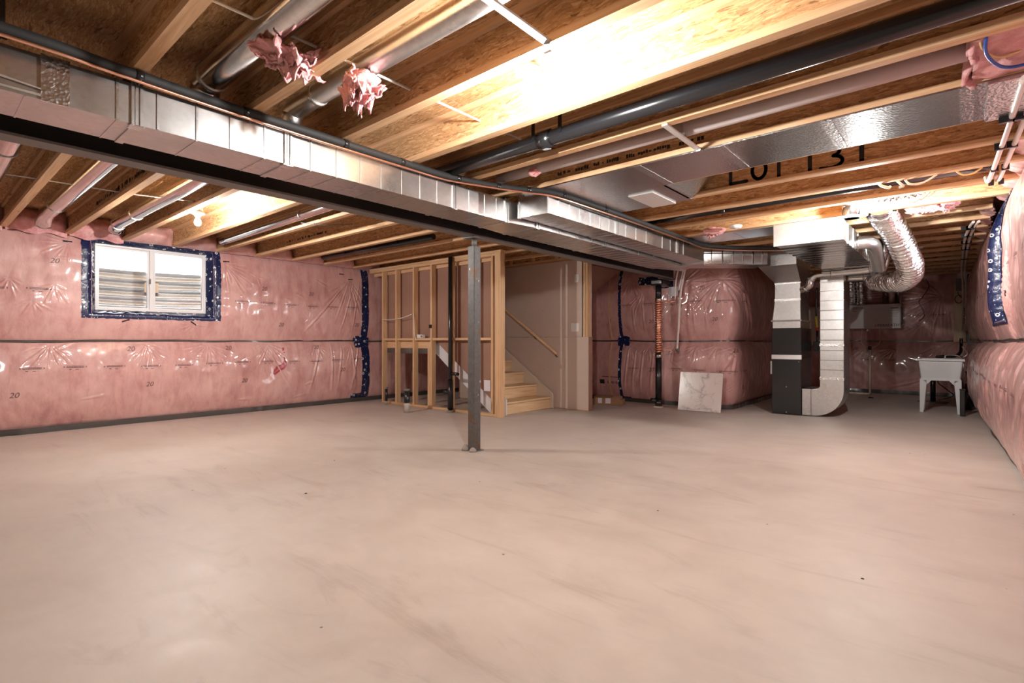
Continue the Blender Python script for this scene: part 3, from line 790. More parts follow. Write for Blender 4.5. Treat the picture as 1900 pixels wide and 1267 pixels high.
# ------------------------------------------------------------------ steel beam and its post
bm = thing('steel_beam', 'long black steel I-beam running under the joists beside the sheet-metal duct', 'beam', (-3.735, 3.7, 2.15)); bm['kind'] = 'thing'
MB().box(-3.80,-3.67,YB+.02,8.56,2.15,2.165).build('bottom_flange', M['grey_steel'], bm)
MB().box(-3.743,-3.727,YB+.02,8.56,2.165,2.375).build('web', M['black_steel'], bm)
MB().box(-3.80,-3.67,YB+.02,8.56,2.375,2.39).build('top_flange', M['black_steel'], bm)
MB().box(-3.805,-3.665,YB+.02,8.56,2.391,2.429).build('nailer_plank', M['wood_y'], bm)
po = thing('steel_post', 'square grey steel post with rust patches under the black beam', 'post', (-3.735, 3.76, 0)); po['kind'] = 'thing'
MB().box(-3.781,-3.689,3.714,3.806,.006,2.06).build('shaft', M['rust'], po, .006)
MB().box(-3.80,-3.67,3.69,3.83,0,.008).build('base_plate', M['grey_steel'], po)
MB().lathe([(.028,0),(.028,.075)], (-3.735,3.76,2.06), 14).build('screw_jack', M['grey_steel'], po)
MB().box(-3.815,-3.655,3.68,3.84,2.135,2.149).build('head_plate', M['grey_steel'], po)
mb = MB(); r = random.Random(5); ang = [2*PI*i/14 for i in range(14)]
for (cx, cy, h) in ((-3.80,3.70,.06), (-3.70,3.705,.04)):
    mb.lathe([(.04,0),(.035,h*.5),(.014,h)], (cx,cy,.001), 9)
mb.build('grout_splash', M['concrete'], po)

# ------------------------------------------------------------------ rectangular ducts
def duct_ribs(parent, face, ys, z0, z1, mat='galv', w=.010, out=.0055):
    """standing ribs across the side face x=face"""
    first = None
    for y in ys:
        if first is None: first = MB().box(face-.001, face+out, -w/2, w/2, z0, z1).build('rib', M[mat], parent); first.location = Vector((0,y,0)) - base_of(parent)
        else: share(first, parent, (0,y,0))
def bottom_ribs(parent, x0, x1, ys, z, mat='galv', w=.007):
    first = None
    for y in ys:
        if first is None: first = MB().box(x0, x1, -w/2, w/2, z-.003, z+.001).build('seam', M[mat], parent); first.location = Vector((0,y,0)) - base_of(parent)
        else: share(first, parent, (0,y,0))
def cleats(parent, x0, x1, ys, z0, z1, mat='galv'):
    for y in ys:
        mb = MB(); mb.box(x1-.001, x1+.012, y-.024, y-.012, z0-.010, z1+.012); mb.box(x1-.001, x1+.008, y-.006, y+.006, z0-.008, z1+.008)
        mb.box(x1-.001, x1+.012, y+.012, y+.024, z0-.010, z1+.012)
        mb.box(x0, x1, y-.018, y+.018, z0-.007, z0+.001)
        mb.build('drive_cleat', M[mat], parent)
        MB().box(x1-.05, x1+.014, y-.03, y+.03, z0-.011, z0-.006).build('foil_tape', M['foil_tape'], parent)
dm = thing('supply_trunk_duct', 'long galvanised trunk duct running beside the black steel beam', 'duct', (-3.29, 3, 2.18))
dmb = MB().box(-3.46,-3.12,YB+.03,3.56,2.18,2.38).build('body', M['galv'], dm, .002)
duct_ribs(dmb, -3.12, (.68,.85,1.03,1.2,1.39,1.68,1.86,2.04,2.21,2.39,2.56,2.73,3.08,3.27,3.42, .2, -.1, -.4), 2.183, 2.377)
bottom_ribs(dmb, -3.46, -3.12, (.68,1.03,1.39,1.68,1.86,2.04,2.21,2.39,2.56,2.73,3.08,3.27,3.42,.35), 2.18)
cleats(dm, -3.46, -3.12, (.76,1.53,2.91,3.55), 2.18, 2.38)
mb = MB().hexa([(-3.46,3.57,2.18),(-3.12,3.57,2.18),(-3.07,3.93,2.18),(-3.50,3.93,2.18)], [(-3.46,3.57,2.38),(-3.12,3.57,2.38),(-3.07,3.93,2.38),(-3.50,3.93,2.38)]); mb.build('offset_section', M['galv'], dm)
dmc = MB().box(-3.50,-3.07,3.935,7.30,2.18,2.38).build('body', M['galv'], dm, .002)
duct_ribs(dmc, -3.07, (4.3,4.6,4.9,5.4,5.7,6.0,6.4,6.8), 2.183, 2.377)
bottom_ribs(dmc, -3.50, -3.07, [4.05+.16*i for i in range(20)], 2.18)
cleats(dm, -3.50, -3.07, (3.94,5.19), 2.18, 2.38)
# crumpled foil joint where the trunk meets the tapered near end
mb = MB().hexa([(-3.40,-.6,2.235),(-3.115,-.6,2.235),(-3.113,.46,2.19),(-3.40,.46,2.19)], [(-3.40,-.6,2.35),(-3.112,-.6,2.35),(-3.110,.46,2.37),(-3.40,.46,2.37)]); 
q = MB().box(-3.121,-3.108,.40,.50,2.175,2.385).build('foil_tape', M['foil_tape'], dm)
MB().hexa([(-3.12,-.5,2.20),(-3.112,-.5,2.20),(-3.112,.40,2.192),(-3.12,.40,2.192)], [(-3.12,-.5,2.225),(-3.104,-.5,2.225),(-3.104,.40,2.20),(-3.12,.40,2.20)]).build('folded_edge', M['galv_bright'], dm)
MB().hexa([(-3.12,-.5,2.30),(-3.114,-.5,2.30),(-3.114,.40,2.215),(-3.12,.40,2.215)], [(-3.12,-.5,2.32),(-3.102,-.5,2.32),(-3.102,.40,2.225),(-3.12,.40,2.225)]).build('folded_edge', M['galv_bright'], dm)

d2 = thing('return_trunk_duct', 'shorter galvanised duct with a capped end hung beside the trunk duct', 'duct', (-2.9, 5, 2.22))
d2b = MB().box(-3.045,-2.74,3.66,7.30,2.222,2.42).build('body', M['galv'], d2, .002)
MB().box(-3.055,-2.73,3.645,3.66,2.215,2.428).build('end_cap', M['galv'], d2, .002)
MB().box(-3.057,-3.046,3.635,3.68,2.215,2.428).build('corner_flange', M['galv_bright'], d2)
duct_ribs(d2b, -2.74, (3.83,4.0,4.18,4.36,4.54,4.72,5.07,5.3,5.55,5.97,6.2,6.6), 2.225, 2.417)
bottom_ribs(d2b, -3.045, -2.74, [3.8+.16*i for i in range(21)], 2.222)
cleats(d2, -3.045, -2.74, (4.87,6.41), 2.222, 2.42)

# angled duct over to the furnace plenum
an = thing('angled_branch_duct', 'galvanised duct crossing diagonally from the trunk ducts to the furnace plenum', 'duct', (-2.5, 7.8, 2.21))
rx, ry = .758, .652; ax, ay = -2.93, 7.37; L = 1.08; wd = .42
def ap(s, t): return (ax+rx*s-ry*t, ay+ry*s+rx*t)
c4 = [ap(0,0), ap(L,0), ap(L,wd), ap(0,wd)]
anb = MB().hexa([(x,y,2.205) for x, y in c4], [(x,y,2.425) for x, y in c4]).build('body', M['galv'], an, .002)
for s in (.13,.27,.42,.58,.72,.86,1.0):
    wdt = .02 if s in (.42,.86) else .009
    p, q = ap(s,-.006), ap(s+wdt,-.006); MB().bar((*ap(s,-.004),2.315), (*ap(s+wdt,-.004),2.315), .01, .22).build('rib', M['galv_bright'], anb)
MB().bar((*ap(0,-.003),2.203), (*ap(L,-.003),2.203), .02, .012).build('folded_edge', M['galv_bright'], an)
jn = [(-3.50,7.31,0),(-2.74,7.31,0),(ap(0,0)[0]+.14,ap(0,0)[1]+.06,0),(-3.30,7.85,0)]
MB().hexa([(x,y,2.19) for x, y, _ in jn], [(x,y,2.424) for x, y, _ in jn]).build('junction_box', M['galv'], an)

# ------------------------------------------------------------------ furnace with its plenum, filter rack and return drop
fu = thing('furnace', 'tall charcoal furnace cabinet with a pale band, under its galvanised plenum', 'furnace', (-2.0, 9.0, 0))
MB().box(-2.205,-1.805,8.66,9.36,.012,.86).build('cabinet', M['furnace'], fu, .006)
MB().box(-2.20,-1.81,8.65,8.662,.03,.825).build('door', M['furnace'], fu, .004)
MB().box(-2.20,-1.81,8.65,8.662,.905,1.295).build('door', M['furnace'], fu, .004)
MB().box(-2.205,-1.805,8.66,9.36,.86,1.30).build('cabinet', M['furnace'], fu, .006)
MB().box(-2.207,-1.803,8.648,8.70,.832,.900).build('trim_band', M['white_enamel'], fu, .004)
MB().box(-2.235,-2.205,8.70,8.80,.60,.80).build('switch_box', M['white_enamel'], fu, .004)
for (x, z) in ((-2.0,.42), (-2.0,.04), (-1.83,.8)): MB().lathe([(.008,0),(.006,.006)], (x,8.643,z), 10, 'y').build('screw', M['galv_bright'], fu)
MB().box(-2.195,-1.815,8.67,9.3,1.30,1.42).build('plenum_base', M['galv'], fu, .003)
MB().box(-2.215,-1.80,8.655,9.31,1.40,1.425).build('drive_cleat', M['galv_bright'], fu)
mb = MB().hexa([(-2.195,8.67,1.425),(-1.815,8.67,1.425),(-1.815,9.25,1.425),(-2.195,9.25,1.425)], [(-2.165,8.68,1.72),(-1.82,8.68,1.72),(-1.82,9.22,1.72),(-2.165,9.22,1.72)]); mb.build('plenum_taper', M['galv'], fu)
MB().box(-2.165,-1.82,8.68,9.22,1.72,1.985).build('plenum', M['galv'], fu, .002)
for (a, b, c, d) in ((-2.17,-1.815,1.71,1.745), (-2.17,-1.815,1.965,1.995)): MB().box(a,b,8.672,8.682,c,d).build('foil_tape', M['foil_tape'], fu)
mb = MB().hexa([(-2.165,8.68,1.985),(-1.815,8.68,1.985),(-1.815,9.25,1.985),(-2.165,9.25,1.985)], [(-2.30,8.30,2.205),(-1.79,8.30,2.205),(-1.79,9.25,2.205),(-2.30,9.25,2.205)]); mb.build('plenum_flare', M['galv'], fu)
MB().box(-2.30,-1.79,8.30,9.25,2.206,2.42).build('plenum_cap', M['galv'], fu, .002)
MB().box(-1.803,-1.685,8.70,9.30,.012,.40).build('filter_rack', M['galv'], fu, .003)
MB().box(-1.800,-1.690,8.694,8.702,.02,.39).build('filter_door', M['galv'], fu, .003)

rd = thing('return_drop_duct', 'pale galvanised drop duct curving at the floor into the furnace side', 'duct', (-1.42, 9.0, 0))
x0, x1, yd0, yd1 = -1.57, -1.275, 8.72, 9.24
rdb = MB().box(x0,x1,yd0,yd1,.56,2.115).build('riser', M['galv'], rd, .003)
first = None
for i, z in enumerate((.69,.83,.97,1.12,1.27,1.41,1.55,1.69,1.83,1.96)):
    q = MB().box(x0-.004,x1+.004,yd0-.005,yd0+.001,z-.005,z+.005).build('rib', M['galv_bright'], rdb)
for z in (.565, 1.05): 
    MB().box(x0-.006,x1+.006,yd0-.007,yd1,z-.02,z+.02).build('foil_tape', M['foil_tape'], rd)
poly = [(x0,.56),(x1,.56)]
cxx, czz, rr_ = -1.66, .40, .385
poly += [(-1.66+.385*math.cos(a), .395+.385*math.sin(a)) for a in np.linspace(0, -PI/2, 14)]
poly += [(-1.683,.012),(-1.683,.39),(-1.62,.39),(x0,.44)]
MB().prism(poly, 'y', yd0, yd1).build('elbow', M['galv'], rd)
MB().bar((-1.68,yd0-.004,.385), (-1.58,yd0-.004,.41), .01, .02).build('foil_tape', M['foil_tape'], rd)

rb = thing('return_air_box', 'wide galvanised return-air duct with a blank end, above the drop duct', 'duct', (-1.2, 7.5, 2.12))
rbb = MB().box(-1.52,-.90,6.08,9.28,2.122,2.335).build('body', M['galv'], rb, .002)
MB().box(-1.53,-.89,6.068,6.082,2.112,2.345).build('end_cap', M['galv'], rb, .002)
first = None
for i in range(16):
    y = 6.35 + .18*i
    if first is None: first = MB().hexa([(-1.52,-.07,2.122),(-.90,-.07,2.122),(-.90,.07,2.122),(-1.52,.07,2.122)], [(-1.52,-.01,2.110),(-.90,-.01,2.110),(-.90,.01,2.110),(-1.52,.01,2.110)]).build('cross_rib', M['galv_bright'], rbb); first.location = Vector((0,y,0)) - base_of(rbb)
    else: share(first, rbb, (0,y,0))
duct_ribs(rbb, -.90, [6.4+.35*i for i in range(8)], 2.125, 2.33)

# ------------------------------------------------------------------ round pipe ducts in the joist bays
def pipe_duct(label, pts, r, joints=(), mat='galv_bright', name='round_duct', cat='duct', group=None, strap=None):
    P = smooth_path(pts, 10); base = min(P, key=lambda p: p.z)
    t = thing(name, label, cat, tuple(base), group)
    MB().tube(P, r, 24).build('pipe', M[mat], t)
    for i in joints:
        p = P[i]; d = (P[min(i+1,len(P)-1)]-P[max(i-1,0)]).normalized()
        MB().tube([p-d*.012, p+d*.012], r+.006, 24).build('crimped_joint', M['galv'], t)
    return t
def bay(k): return (JY[k]+JY[k+1])/2
def run(x0, x1, y, z, drop0=None, drop1=None):
    pts = []
    if drop0: pts += [(x0-.02,y,z-drop0), (x0+.02,y,z-drop0*.35), (x0+.14,y,z)]
    else: pts += [(x0,y,z)]
    n = 3
    pts += [(x0+(x1-x0)*i/n,y,z) for i in range(1,n)]
    if drop1: pts += [(x1+.18,y,z), (x1+.05,y,z-drop1*.3), (x1+.0,y,z-drop1)]
    else: pts += [(x1,y,z)]
    return pts
k0 = kk(.759)
pipe_duct('shiny round duct rising from the trunk duct, wrapped by the larger torn insulation tuft', run(-3.24, 1.3, 1.10, 2.545, .14), .078, (20,40))
pipe_duct('slim grey round duct with a torn insulation tuft, tied under the strand-board deck', run(-3.22, 1.3, 1.60, 2.555, .15), .058, (22,), 'galv')
pipe_duct('round metal duct ending in an elbow by the plain batt bay', run(-8.18+.1, -3.95, .49, 2.53)[::-1] , .075, (10,))
pipe_duct('mirror-bright round duct bending down before the ragged pink batt', [(-3.95,1.05,2.53),(-5.5,1.05,2.53),(-7.2,1.05,2.53),(-7.75,1.05,2.525),(-7.98,1.05,2.47),(-8.02,1.05,2.44)], .075, (20,))
pipe_duct('round duct stopping in a wide collar above the slider window', [(-3.95,1.70,2.53),(-5.5,1.70,2.53),(-7.0,1.70,2.53),(-7.75,1.70,2.52),(-7.92,1.70,2.47)], .07, (20,30))
pipe_duct('thin bright round duct beside the joist lamp near the slider window', [(-3.95,2.86,2.50),(-5.5,2.86,2.49),(-7.7,2.86,2.475)], .048, (10,))
# pale drain pipe and its coupling in the bay next to the black pipe
wp = thing('vent_pipe', 'pale round pipe with a wider coupling in the bay next to the black pipe', 'pipe', (-1.5,3.32,2.43))
MB().tube([(-3.0,3.32,2.49),(-1.34,3.32,2.49)], .045, 20).build('pipe', M['vent_grey'], wp)
MB().tube([(-1.36,3.32,2.49),(.02,3.32,2.50)], .055, 20).build('coupling', M['vent_grey'], wp)
# black waste pipe
bp = thing('waste_pipe', 'thick glossy black waste pipe hung between two joists', 'pipe', (-1.4,2.83,2.41))
MB().tube([(-3.6,2.83,2.455),(-1.9,2.83,2.465),(1.3,2.83,2.475)], .049, 24).build('pipe', M['abs'], bp)
MB().tube([(-2.18,2.83,2.462),(-2.08,2.83,2.463)], .058, 24).build('coupling', M['abs'], bp)
for x in (-2.2,-1.98): MB().box(x-.012,x+.012,2.775,2.783,2.46,2.62).build('hanger_strap', M['abs'], bp)
MB().tube([(-2.13,2.83,2.46),(-2.13,2.84,2.40)], .03, 16).build('cleanout', M['abs'], bp)
bp2 = thing('drain_pipe', 'black plastic drain pipe under the joists above the stud partition', 'pipe', (-6,4.5,2.38))
MB().tube([(-7.9,4.47,2.47),(-5.2,4.49,2.46)], .04, 18).build('pipe', M['abs'], bp2)
for x in (-7.2,-5.9): MB().box(x-.012,x+.012,4.425,4.435,2.45,HS-.001).build('hanger_strap', M['abs'], bp2)
bp3 = thing('black_pipe', 'black pipe tucked between the joists beyond the lettered joist', 'pipe', (-1.5,5.65,2.43))
MB().tube([(-3.0,5.66,2.50),(.2,5.66,2.51)], .045, 18).build('pipe', M['abs'], bp3)
MB().tube([(-1.9,5.60,2.50),(-1.9,5.60,2.44)], .02, 12).build('hanger', M['abs'], bp3)

# foil-lined joist bay with the white access panel
fb = thing('foil_joist_liner', 'embossed foil sheets nailed under one joist bay as an air return', 'duct liner', (-1.4,3.9,2.42))
xs = [-3.0,-1.86,-1.25,-.62,.02,.25]
for a, b in zip(xs[:-1], xs[1:]):
    MB().box(a+.002, b-.002, 3.598, 4.19, 2.4205, 2.4285).build('foil_sheet', M['foil'], fb)
for x in xs[1:-1]:
    MB().box(x-.03, x+.03, 3.60, 4.188, 2.4185, 2.4205).build('foil_tape', M['foil_tape'], fb)
MB().box(-2.95,-1.90,4.192,4.79,2.4205,2.4285).build('foil_sheet', M['foil'], fb)
MB().hexa([(-1.92,4.20,2.4205),(-1.88,4.20,2.4205),(-1.88,4.72,2.4205),(-1.92,4.72,2.4205)], [(-1.66,4.20,2.60),(-1.62,4.20,2.60),(-1.62,4.72,2.60),(-1.66,4.72,2.60)]).build('bent_end', M['foil_tape'], fb)
MB().box(-2.30,-2.06,4.29,4.79,2.409,2.4203).build('access_panel', M['white_enamel'], fb, .004)
MB().box(.10,.34,3.60,4.2,2.405,2.4203).build('foil_patch', M['foil_tape'], fb)
fb2 = thing('blue_tinted_liner', 'foil sheet under a joist bay next to the blank return-air duct', 'duct liner', (-2,6.9,2.42))
MB().box(-2.72,-1.55,6.52,7.05,2.42,2.4285).build('foil_sheet', M['foil'], fb2)
MB().box(-2.14,-2.10,6.53,7.04,2.4175,2.42).build('foil_tape', M['foil_tape'], fb2)

# bridging straps and the white tie rods
st = thing('bridging_strap', 'white metal strap clipped under the joists by the bare bulb', 'strap', (-1.39,1.5,2.42))
MB().box(-1.408,-1.372,-.3,1.86,2.4175,2.4285).build('strip', M['white_enamel'], st)
MB().box(-1.41,-1.37,1.85,1.865,2.38,2.4285).build('bent_end', M['galv_bright'], st)
st = thing('bridging_strap', 'pale metal strap stapled across the bay of the pale round pipe', 'strap', (-1.38,3.3,2.42))
MB().box(-1.395,-1.36,3.03,3.56,2.4175,2.4285).build('strip', M['white_enamel'], st)
MB().box(-1.40,-1.355,3.555,3.585,2.405,2.4285).build('clip', M['foil_tape'], st)
mb = MB().tube([(-2.42,.15,2.55),(-2.40,3.02,2.55)], .007, 10); tag(mb.build('tie_rod', M['white_plastic']), 'thin white rod threaded through the joist webs past the insulation tufts', 'rod')
mb = MB().tube([(-6.10,.3,2.502),(-6.02,.92,2.50),(-5.98,1.4,2.50),(-5.78,1.98,2.50)], .006, 10); tag(mb.build('tie_rod', M['white_plastic']), 'thin pale rod crossing under the round ducts near the slider window', 'rod')
mb = MB().tube([(-5.6,2.9,2.425),(-5.45,3.05,2.405),(-5.2,3.3,2.42)], .005, 8); tag(mb.build('hanger_wire', M['grey_steel']), 'short dark wire looped under the thin bright duct', 'wire')

# insulated refrigerant line with its bare copper companion
ins = [(-3.05,-1.0,2.40),(-3.04,.29,2.40),(-3.07,.64,2.402),(-3.10,1.13,2.40),(-3.10,1.5,2.40),(-3.10,2.03,2.402),(-3.10,2.46,2.403),(-3.09,2.80,2.402),(-3.02,3.19,2.402),(-2.90,3.45,2.404),(-2.76,3.76,2.442),(-2.715,4.32,2.405),(-2.70,5.23,2.405),(-2.70,6.47,2.405),(-2.68,7.05,2.405),(-2.40,7.55,2.44),(-1.75,8.15,2.44)]
ins[10] = (-2.755,3.72,2.407); 
ins = [(x+(.015 if y < 3 else .035), y, 2.402) for x, y, z in ins]
il = thing('refrigerant_line', 'black foam-sleeved pipe strapped along the top edge of the trunk duct', 'pipe', (-3,3,2.38))
MB().tube(smooth_path(ins, 8), .026, 16).build('foam_sleeve', M['rubber'], il)
P = smooth_path(ins, 8)
for i in (6,18,27,38,46,58,66,74,82,90):
    d = (P[i+1]-P[i-1]).normalized(); MB().tube([P[i]-d*.016, P[i]+d*.016], .029, 14).build('tie_wrap', M['abs'], il)
cp = [(p[0]+.014, p[1], p[2]-.036+.004*math.sin(p[1]*2.4)) for p in ins]
cp[8] = (cp[8][0]+.04, cp[8][1], cp[8][2]); cp[9] = (cp[9][0]+.03, cp[9][1], cp[9][2])
tag(MB().tube(smooth_path(cp, 8), .0085, 10).build('copper_line', M['copper']), 'bare copper tube running along the black foam-sleeved pipe', 'pipe')

# ------------------------------------------------------------------ torn fibreglass
def tuft(c, size, seed, label, strands=6, drop=.12):
    """torn batt: a soft core with ragged sheets hanging off it"""
    import bmesh
    r = random.Random(seed); c = Vector(c); t = thing('insulation_tuft', label, 'insulation', tuple(c - Vector((0,0,size[2]))))
    bm_ = bmesh.new(); bmesh.ops.create_icosphere(bm_, subdivisions=5, radius=1)
    for v in bm_.verts:
        p = v.co.copy(); n1 = mnoise.fractal(p*1.1+Vector((seed,0,0)), 1, 2, 5); n2 = mnoise.fractal(p*4+Vector((0,seed,0)), 1, 2, 3)
        v.co = p*(.85+.28*n1+.10*n2); v.co = Vector((v.co.x*size[0], v.co.y*size[1], v.co.z*size[2])) + c
    mb = MB(); mb.add([v.co for v in bm_.verts], [tuple(v.index for v in f.verts) for f in bm_.faces], True); bm_.free()
    mb.build('core', M['fluff'], t)
    n, m = 26, 18
    for s in range(strands):
        a = r.uniform(0, 2*PI); o_ = c + Vector((r.uniform(-.5,.5)*size[0], r.uniform(-.6,.6)*size[1], -size[2]*r.uniform(.0,.5)))
        w = r.uniform(.55,1.0)*max(size[0], size[1]); L = drop*r.uniform(.6,1.2); P = np.zeros((n, m, 3)); sd = Vector((seed*3.1+s*7.7, 0, 0))
        lean = r.uniform(-.35,.35); side = Vector((math.cos(a), math.sin(a), r.uniform(-.25,.25))); out = Vector((-math.sin(a), math.cos(a), 0))
        for i in range(n):
            u = 2*i/(n-1)-1; edge = max(.12, .62+.75*mnoise.noise(sd+Vector((u*2.2,0,0))) - .35*abs(u)**3 + .30*mnoise.noise(sd+Vector((u*9,4,0))))
            for j in range(m):
                v_ = j/(m-1); q = o_ + side*(u*w*(1-.35*v_)) + Vector((lean*L*v_, 0, -L*edge*v_)) + out*(.5*L*(v_-.4)*mnoise.noise(sd+Vector((u*1.3,2,0))))
                q = q + out*(.022*mnoise.noise(sd+Vector((u*2.5,v_*2.5,1)))+.010*mnoise.noise(sd+Vector((u*7,v_*6,2)))) + Vector((0,0,.010*mnoise.noise(sd+Vector((u*5,v_*3,5)))))
                P[i,j] = q
        mb = MB(); mb.grid(P); q = mb.build('torn_sheet', M['fluff'], t); md = q.modifiers.new('pile', 'SOLIDIFY'); md.thickness = .008; md.offset = 0
    return t
tuft((-2.44,1.17,2.465), (.085,.16,.035), 3, 'large torn pink insulation tuft hanging from the shiny round duct', 8, .10)
tuft((-2.42,1.58,2.475), (.12,.10,.04), 8, 'torn pink insulation tuft with hanging shreds on the slim grey round duct', 8, .15)
ib = thing('insulation_batt', 'thick pink batt stuffed upright in the joist bay behind the blue cable loop', 'insulation', (.12,3.33,2.42))
import bmesh
bm_ = bmesh.new(); bmesh.ops.create_cube(bm_, size=1.0); bmesh.ops.subdivide_edges(bm_, edges=bm_.edges[:], cuts=18, use_grid_fill=True)
for v in bm_.verts:
    p = v.co.copy(); n1 = mnoise.fractal(p*3.0, 1, 2, 4); f = 1 - .10*max(abs(p.x), abs(p.y))**2
    v.co = Vector((.235 + p.x*.40*f + .012*n1, 3.341 + p.y*.49*f + .006*n1, 2.548 + p.z*.215 + .022*n1*(1 if p.z < 0 else .3)))
mb = MB(); mb.add([v.co for v in bm_.verts], [tuple(v.index for v in f.verts) for f in bm_.faces], True); bm_.free()
mb.build('batt', M['fluff'], ib)
for (y0, y1, w_) in ((3.40,3.60,.05), (3.12,3.30,.03)):
    n, m = 20, 16; P = np.zeros((n, m, 3))
    for i in range(n):
        for j in range(m):
            u, v = i/(n-1), j/(m-1); nz = mnoise.noise(Vector((u*4+y0*9, v*4, 1)))
            P[i,j] = (.055 - w_*math.sin(PI*u)*(.6+.4*v) + .015*nz, y0+(y1-y0)*u + .02*v, 2.64 - v*(.21+.05*mnoise.noise(Vector((u*6,y0,3)))))
    mb = MB(); mb.grid(P); z = mb.build('torn_sheet', M['fluff'], ib); md = z.modifiers.new('pile', 'SOLIDIFY'); md.thickness = .02; md.offset = 0
tuft((-2.28,6.40,2.44), (.16,.10,.05), 21, 'pink insulation scrap beside the round smoke alarm', 4, .05)
tuft((-2.60,3.30,2.46), (.05,.05,.04), 23, 'small pink scrap at the end of the pale round pipe', 2, .03)
tuft((-.33,6.82,2.46), (.14,.10,.05), 25, 'pink insulation tuft sagging between joists past the coiled cables', 5, .05)
tuft((-.12,6.75,2.46), (.13,.10,.06), 29, 'lilac-lit insulation tuft next to the wall window', 5, .05)

# ------------------------------------------------------------------ stud partition below and beside the stairs
sp = thing('stud_partition', 'open stud partition with a mid rail and a low header, next to the stairs', 'partition', (-6.6,5.66,0)); sp['kind'] = 'thing'
F0, F1 = 5.62, 5.709
def up(x0, x1, z0=.04, z1=2.35, y0=F0, y1=F1): return MB().box(x0,x1,y0,y1,z0,z1).build('stud', M['wood_z'], sp, .002)
for x in (-7.90,-7.51,-7.03,-6.575,-6.12,-5.555): up(x-.019, x+.019)
up(-5.24,-5.20); up(-5.155,-5.045, .0, 2.39, 5.612, 5.712)
up(-6.66,-6.60, .04, 1.0)
for i, (a, b) in enumerate(((-7.88,-7.53),(-7.49,-7.05),(-7.01,-6.595),(-6.555,-6.14),(-6.10,-5.575),(-5.535,-5.24))):
    MB().box(a,b,F0+.01,F1-.01,1.118,1.156).build('blocking', M['wood_x'], sp, .002)
MB().box(-7.92,-6.60,F1+.002,F1+.04,.985,1.115).build('header', M['wood_x'], sp, .002)
MB().box(-7.92,-6.70,F1+.002,F1+.05,.895,.983).build('header_flashing', M['dark_sheet'], sp)
MB().box(-8.3,-5.16,F0,F1,2.351,2.389).build('top_plate', M['wood_x'], sp, .002)
MB().box(-8.3,-5.045,F0,F1,2.391,2.4285).build('top_plate', M['wood_x'], sp, .002)
MB().box(-7.92,-5.16,F0,F1,.002,.039).build('bottom_plate', M['wood_x'], sp, .002)
MB().box(-8.3,-5.2,F0+.1,F0+.14,2.30,2.4285).build('ledger', M['wood_x'], sp, .002)
# drywall on the stair side, seen from behind between the studs
MB().prism([(-7.92,1.118),(-6.62,1.118),(-5.25,.16),(-5.25,2.35),(-7.92,2.35)], 'y', F1+.045, F1+.058).build('drywall_panel', M['drywall_back'], sp)
tag(MB().tube(smooth_path([(-7.88,5.60,1.49),(-7.7,5.61,1.485),(-7.52,5.60,1.49),(-7.3,5.61,1.51),(-7.05,5.60,1.56)],6), .006, 8).build('stud_cable', M['white_cable']), 'thin pale cable strung across three studs of the partition', 'cable')
tag(MB().tube(smooth_path([(-7.0,5.60,1.58),(-6.985,5.60,1.4),(-6.97,5.60,1.2),(-6.93,5.60,1.14)],6), .006, 8).build('stud_cable', M['white_cable']), 'pale cable dropping down one stud to the white box', 'cable')
bx = thing('outlet_box', 'white plastic electrical box resting on the mid rail of the studs', 'box', (-6.85,5.64,1.157))
MB().box(-6.93,-6.79,5.615,5.68,1.157,1.215).build('body', M['white_plastic'], bx, .004); MB().box(-6.82,-6.795,5.606,5.616,1.17,1.20).build('clamp', M['grey_steel'], bx)
tag(MB().box(-6.60,-6.555,5.595,5.6185,1.32,1.375).build('black_bracket', M['abs']), 'small black plastic bracket fixed to a stud above the mid rail', 'bracket')
tag(MB().box(-5.36,-5.24,5.60,5.612,.37,.53).build('tag_card', M['white_card']), 'white card hanging at the foot of the end stud', 'card')

# drain stubs and the stack in the partition
def stub(x, y, r, h, label, collar=.12):
    t = thing('drain_stub', label, 'pipe', (x,y,0))
    MB().lathe([(r,0.002),(r,h),(r*.86,h),(r*.86,h-.03)], (x,y,0), 20).build('pipe', M['abs'], t)
    MB().lathe([(r*1.06,.002),(r*1.06,collar),(r*1.02,collar*1.25)], (x,y,0), 20).build('mortar_sleeve', M['mortar'], t)
    MB().lathe([(r*1.08,h-.03),(r*1.08,h+.004)], (x,y,0), 20).build('rim', M['grey_steel'], t)
stub(-6.51,5.08,.043,.365,'black drain stub with a white base standing on the floor before the studs')
stub(-7.62,5.50,.025,.30,'thin black drain stub at the foot of the studs by the blue tape', .05)
sk = thing('soil_stack', 'black vertical stack with branch fittings standing in the stud partition', 'pipe', (-6.05,5.56,0))
MB().tube([(-6.045,5.56,.002),(-6.045,5.56,2.42)], .034, 20).build('pipe', M['abs'], sk)
MB().tube([(-6.045,5.56,.05),(-6.045,5.56,.50)], .044, 20).build('tee', M['abs'], sk)
MB().tube([(-6.05,5.56,.30),(-6.13,5.50,.32)], .032, 16).build('cleanout', M['abs'], sk)
MB().tube([(-6.05,5.56,.60),(-5.85,5.54,.60)], .025, 16).build('branch', M['abs'], sk)
MB().lathe([(.06,0.002),(.05,.03)], (-6.045,5.56,0), 16).build('floor_collar', M['concrete'], sk)

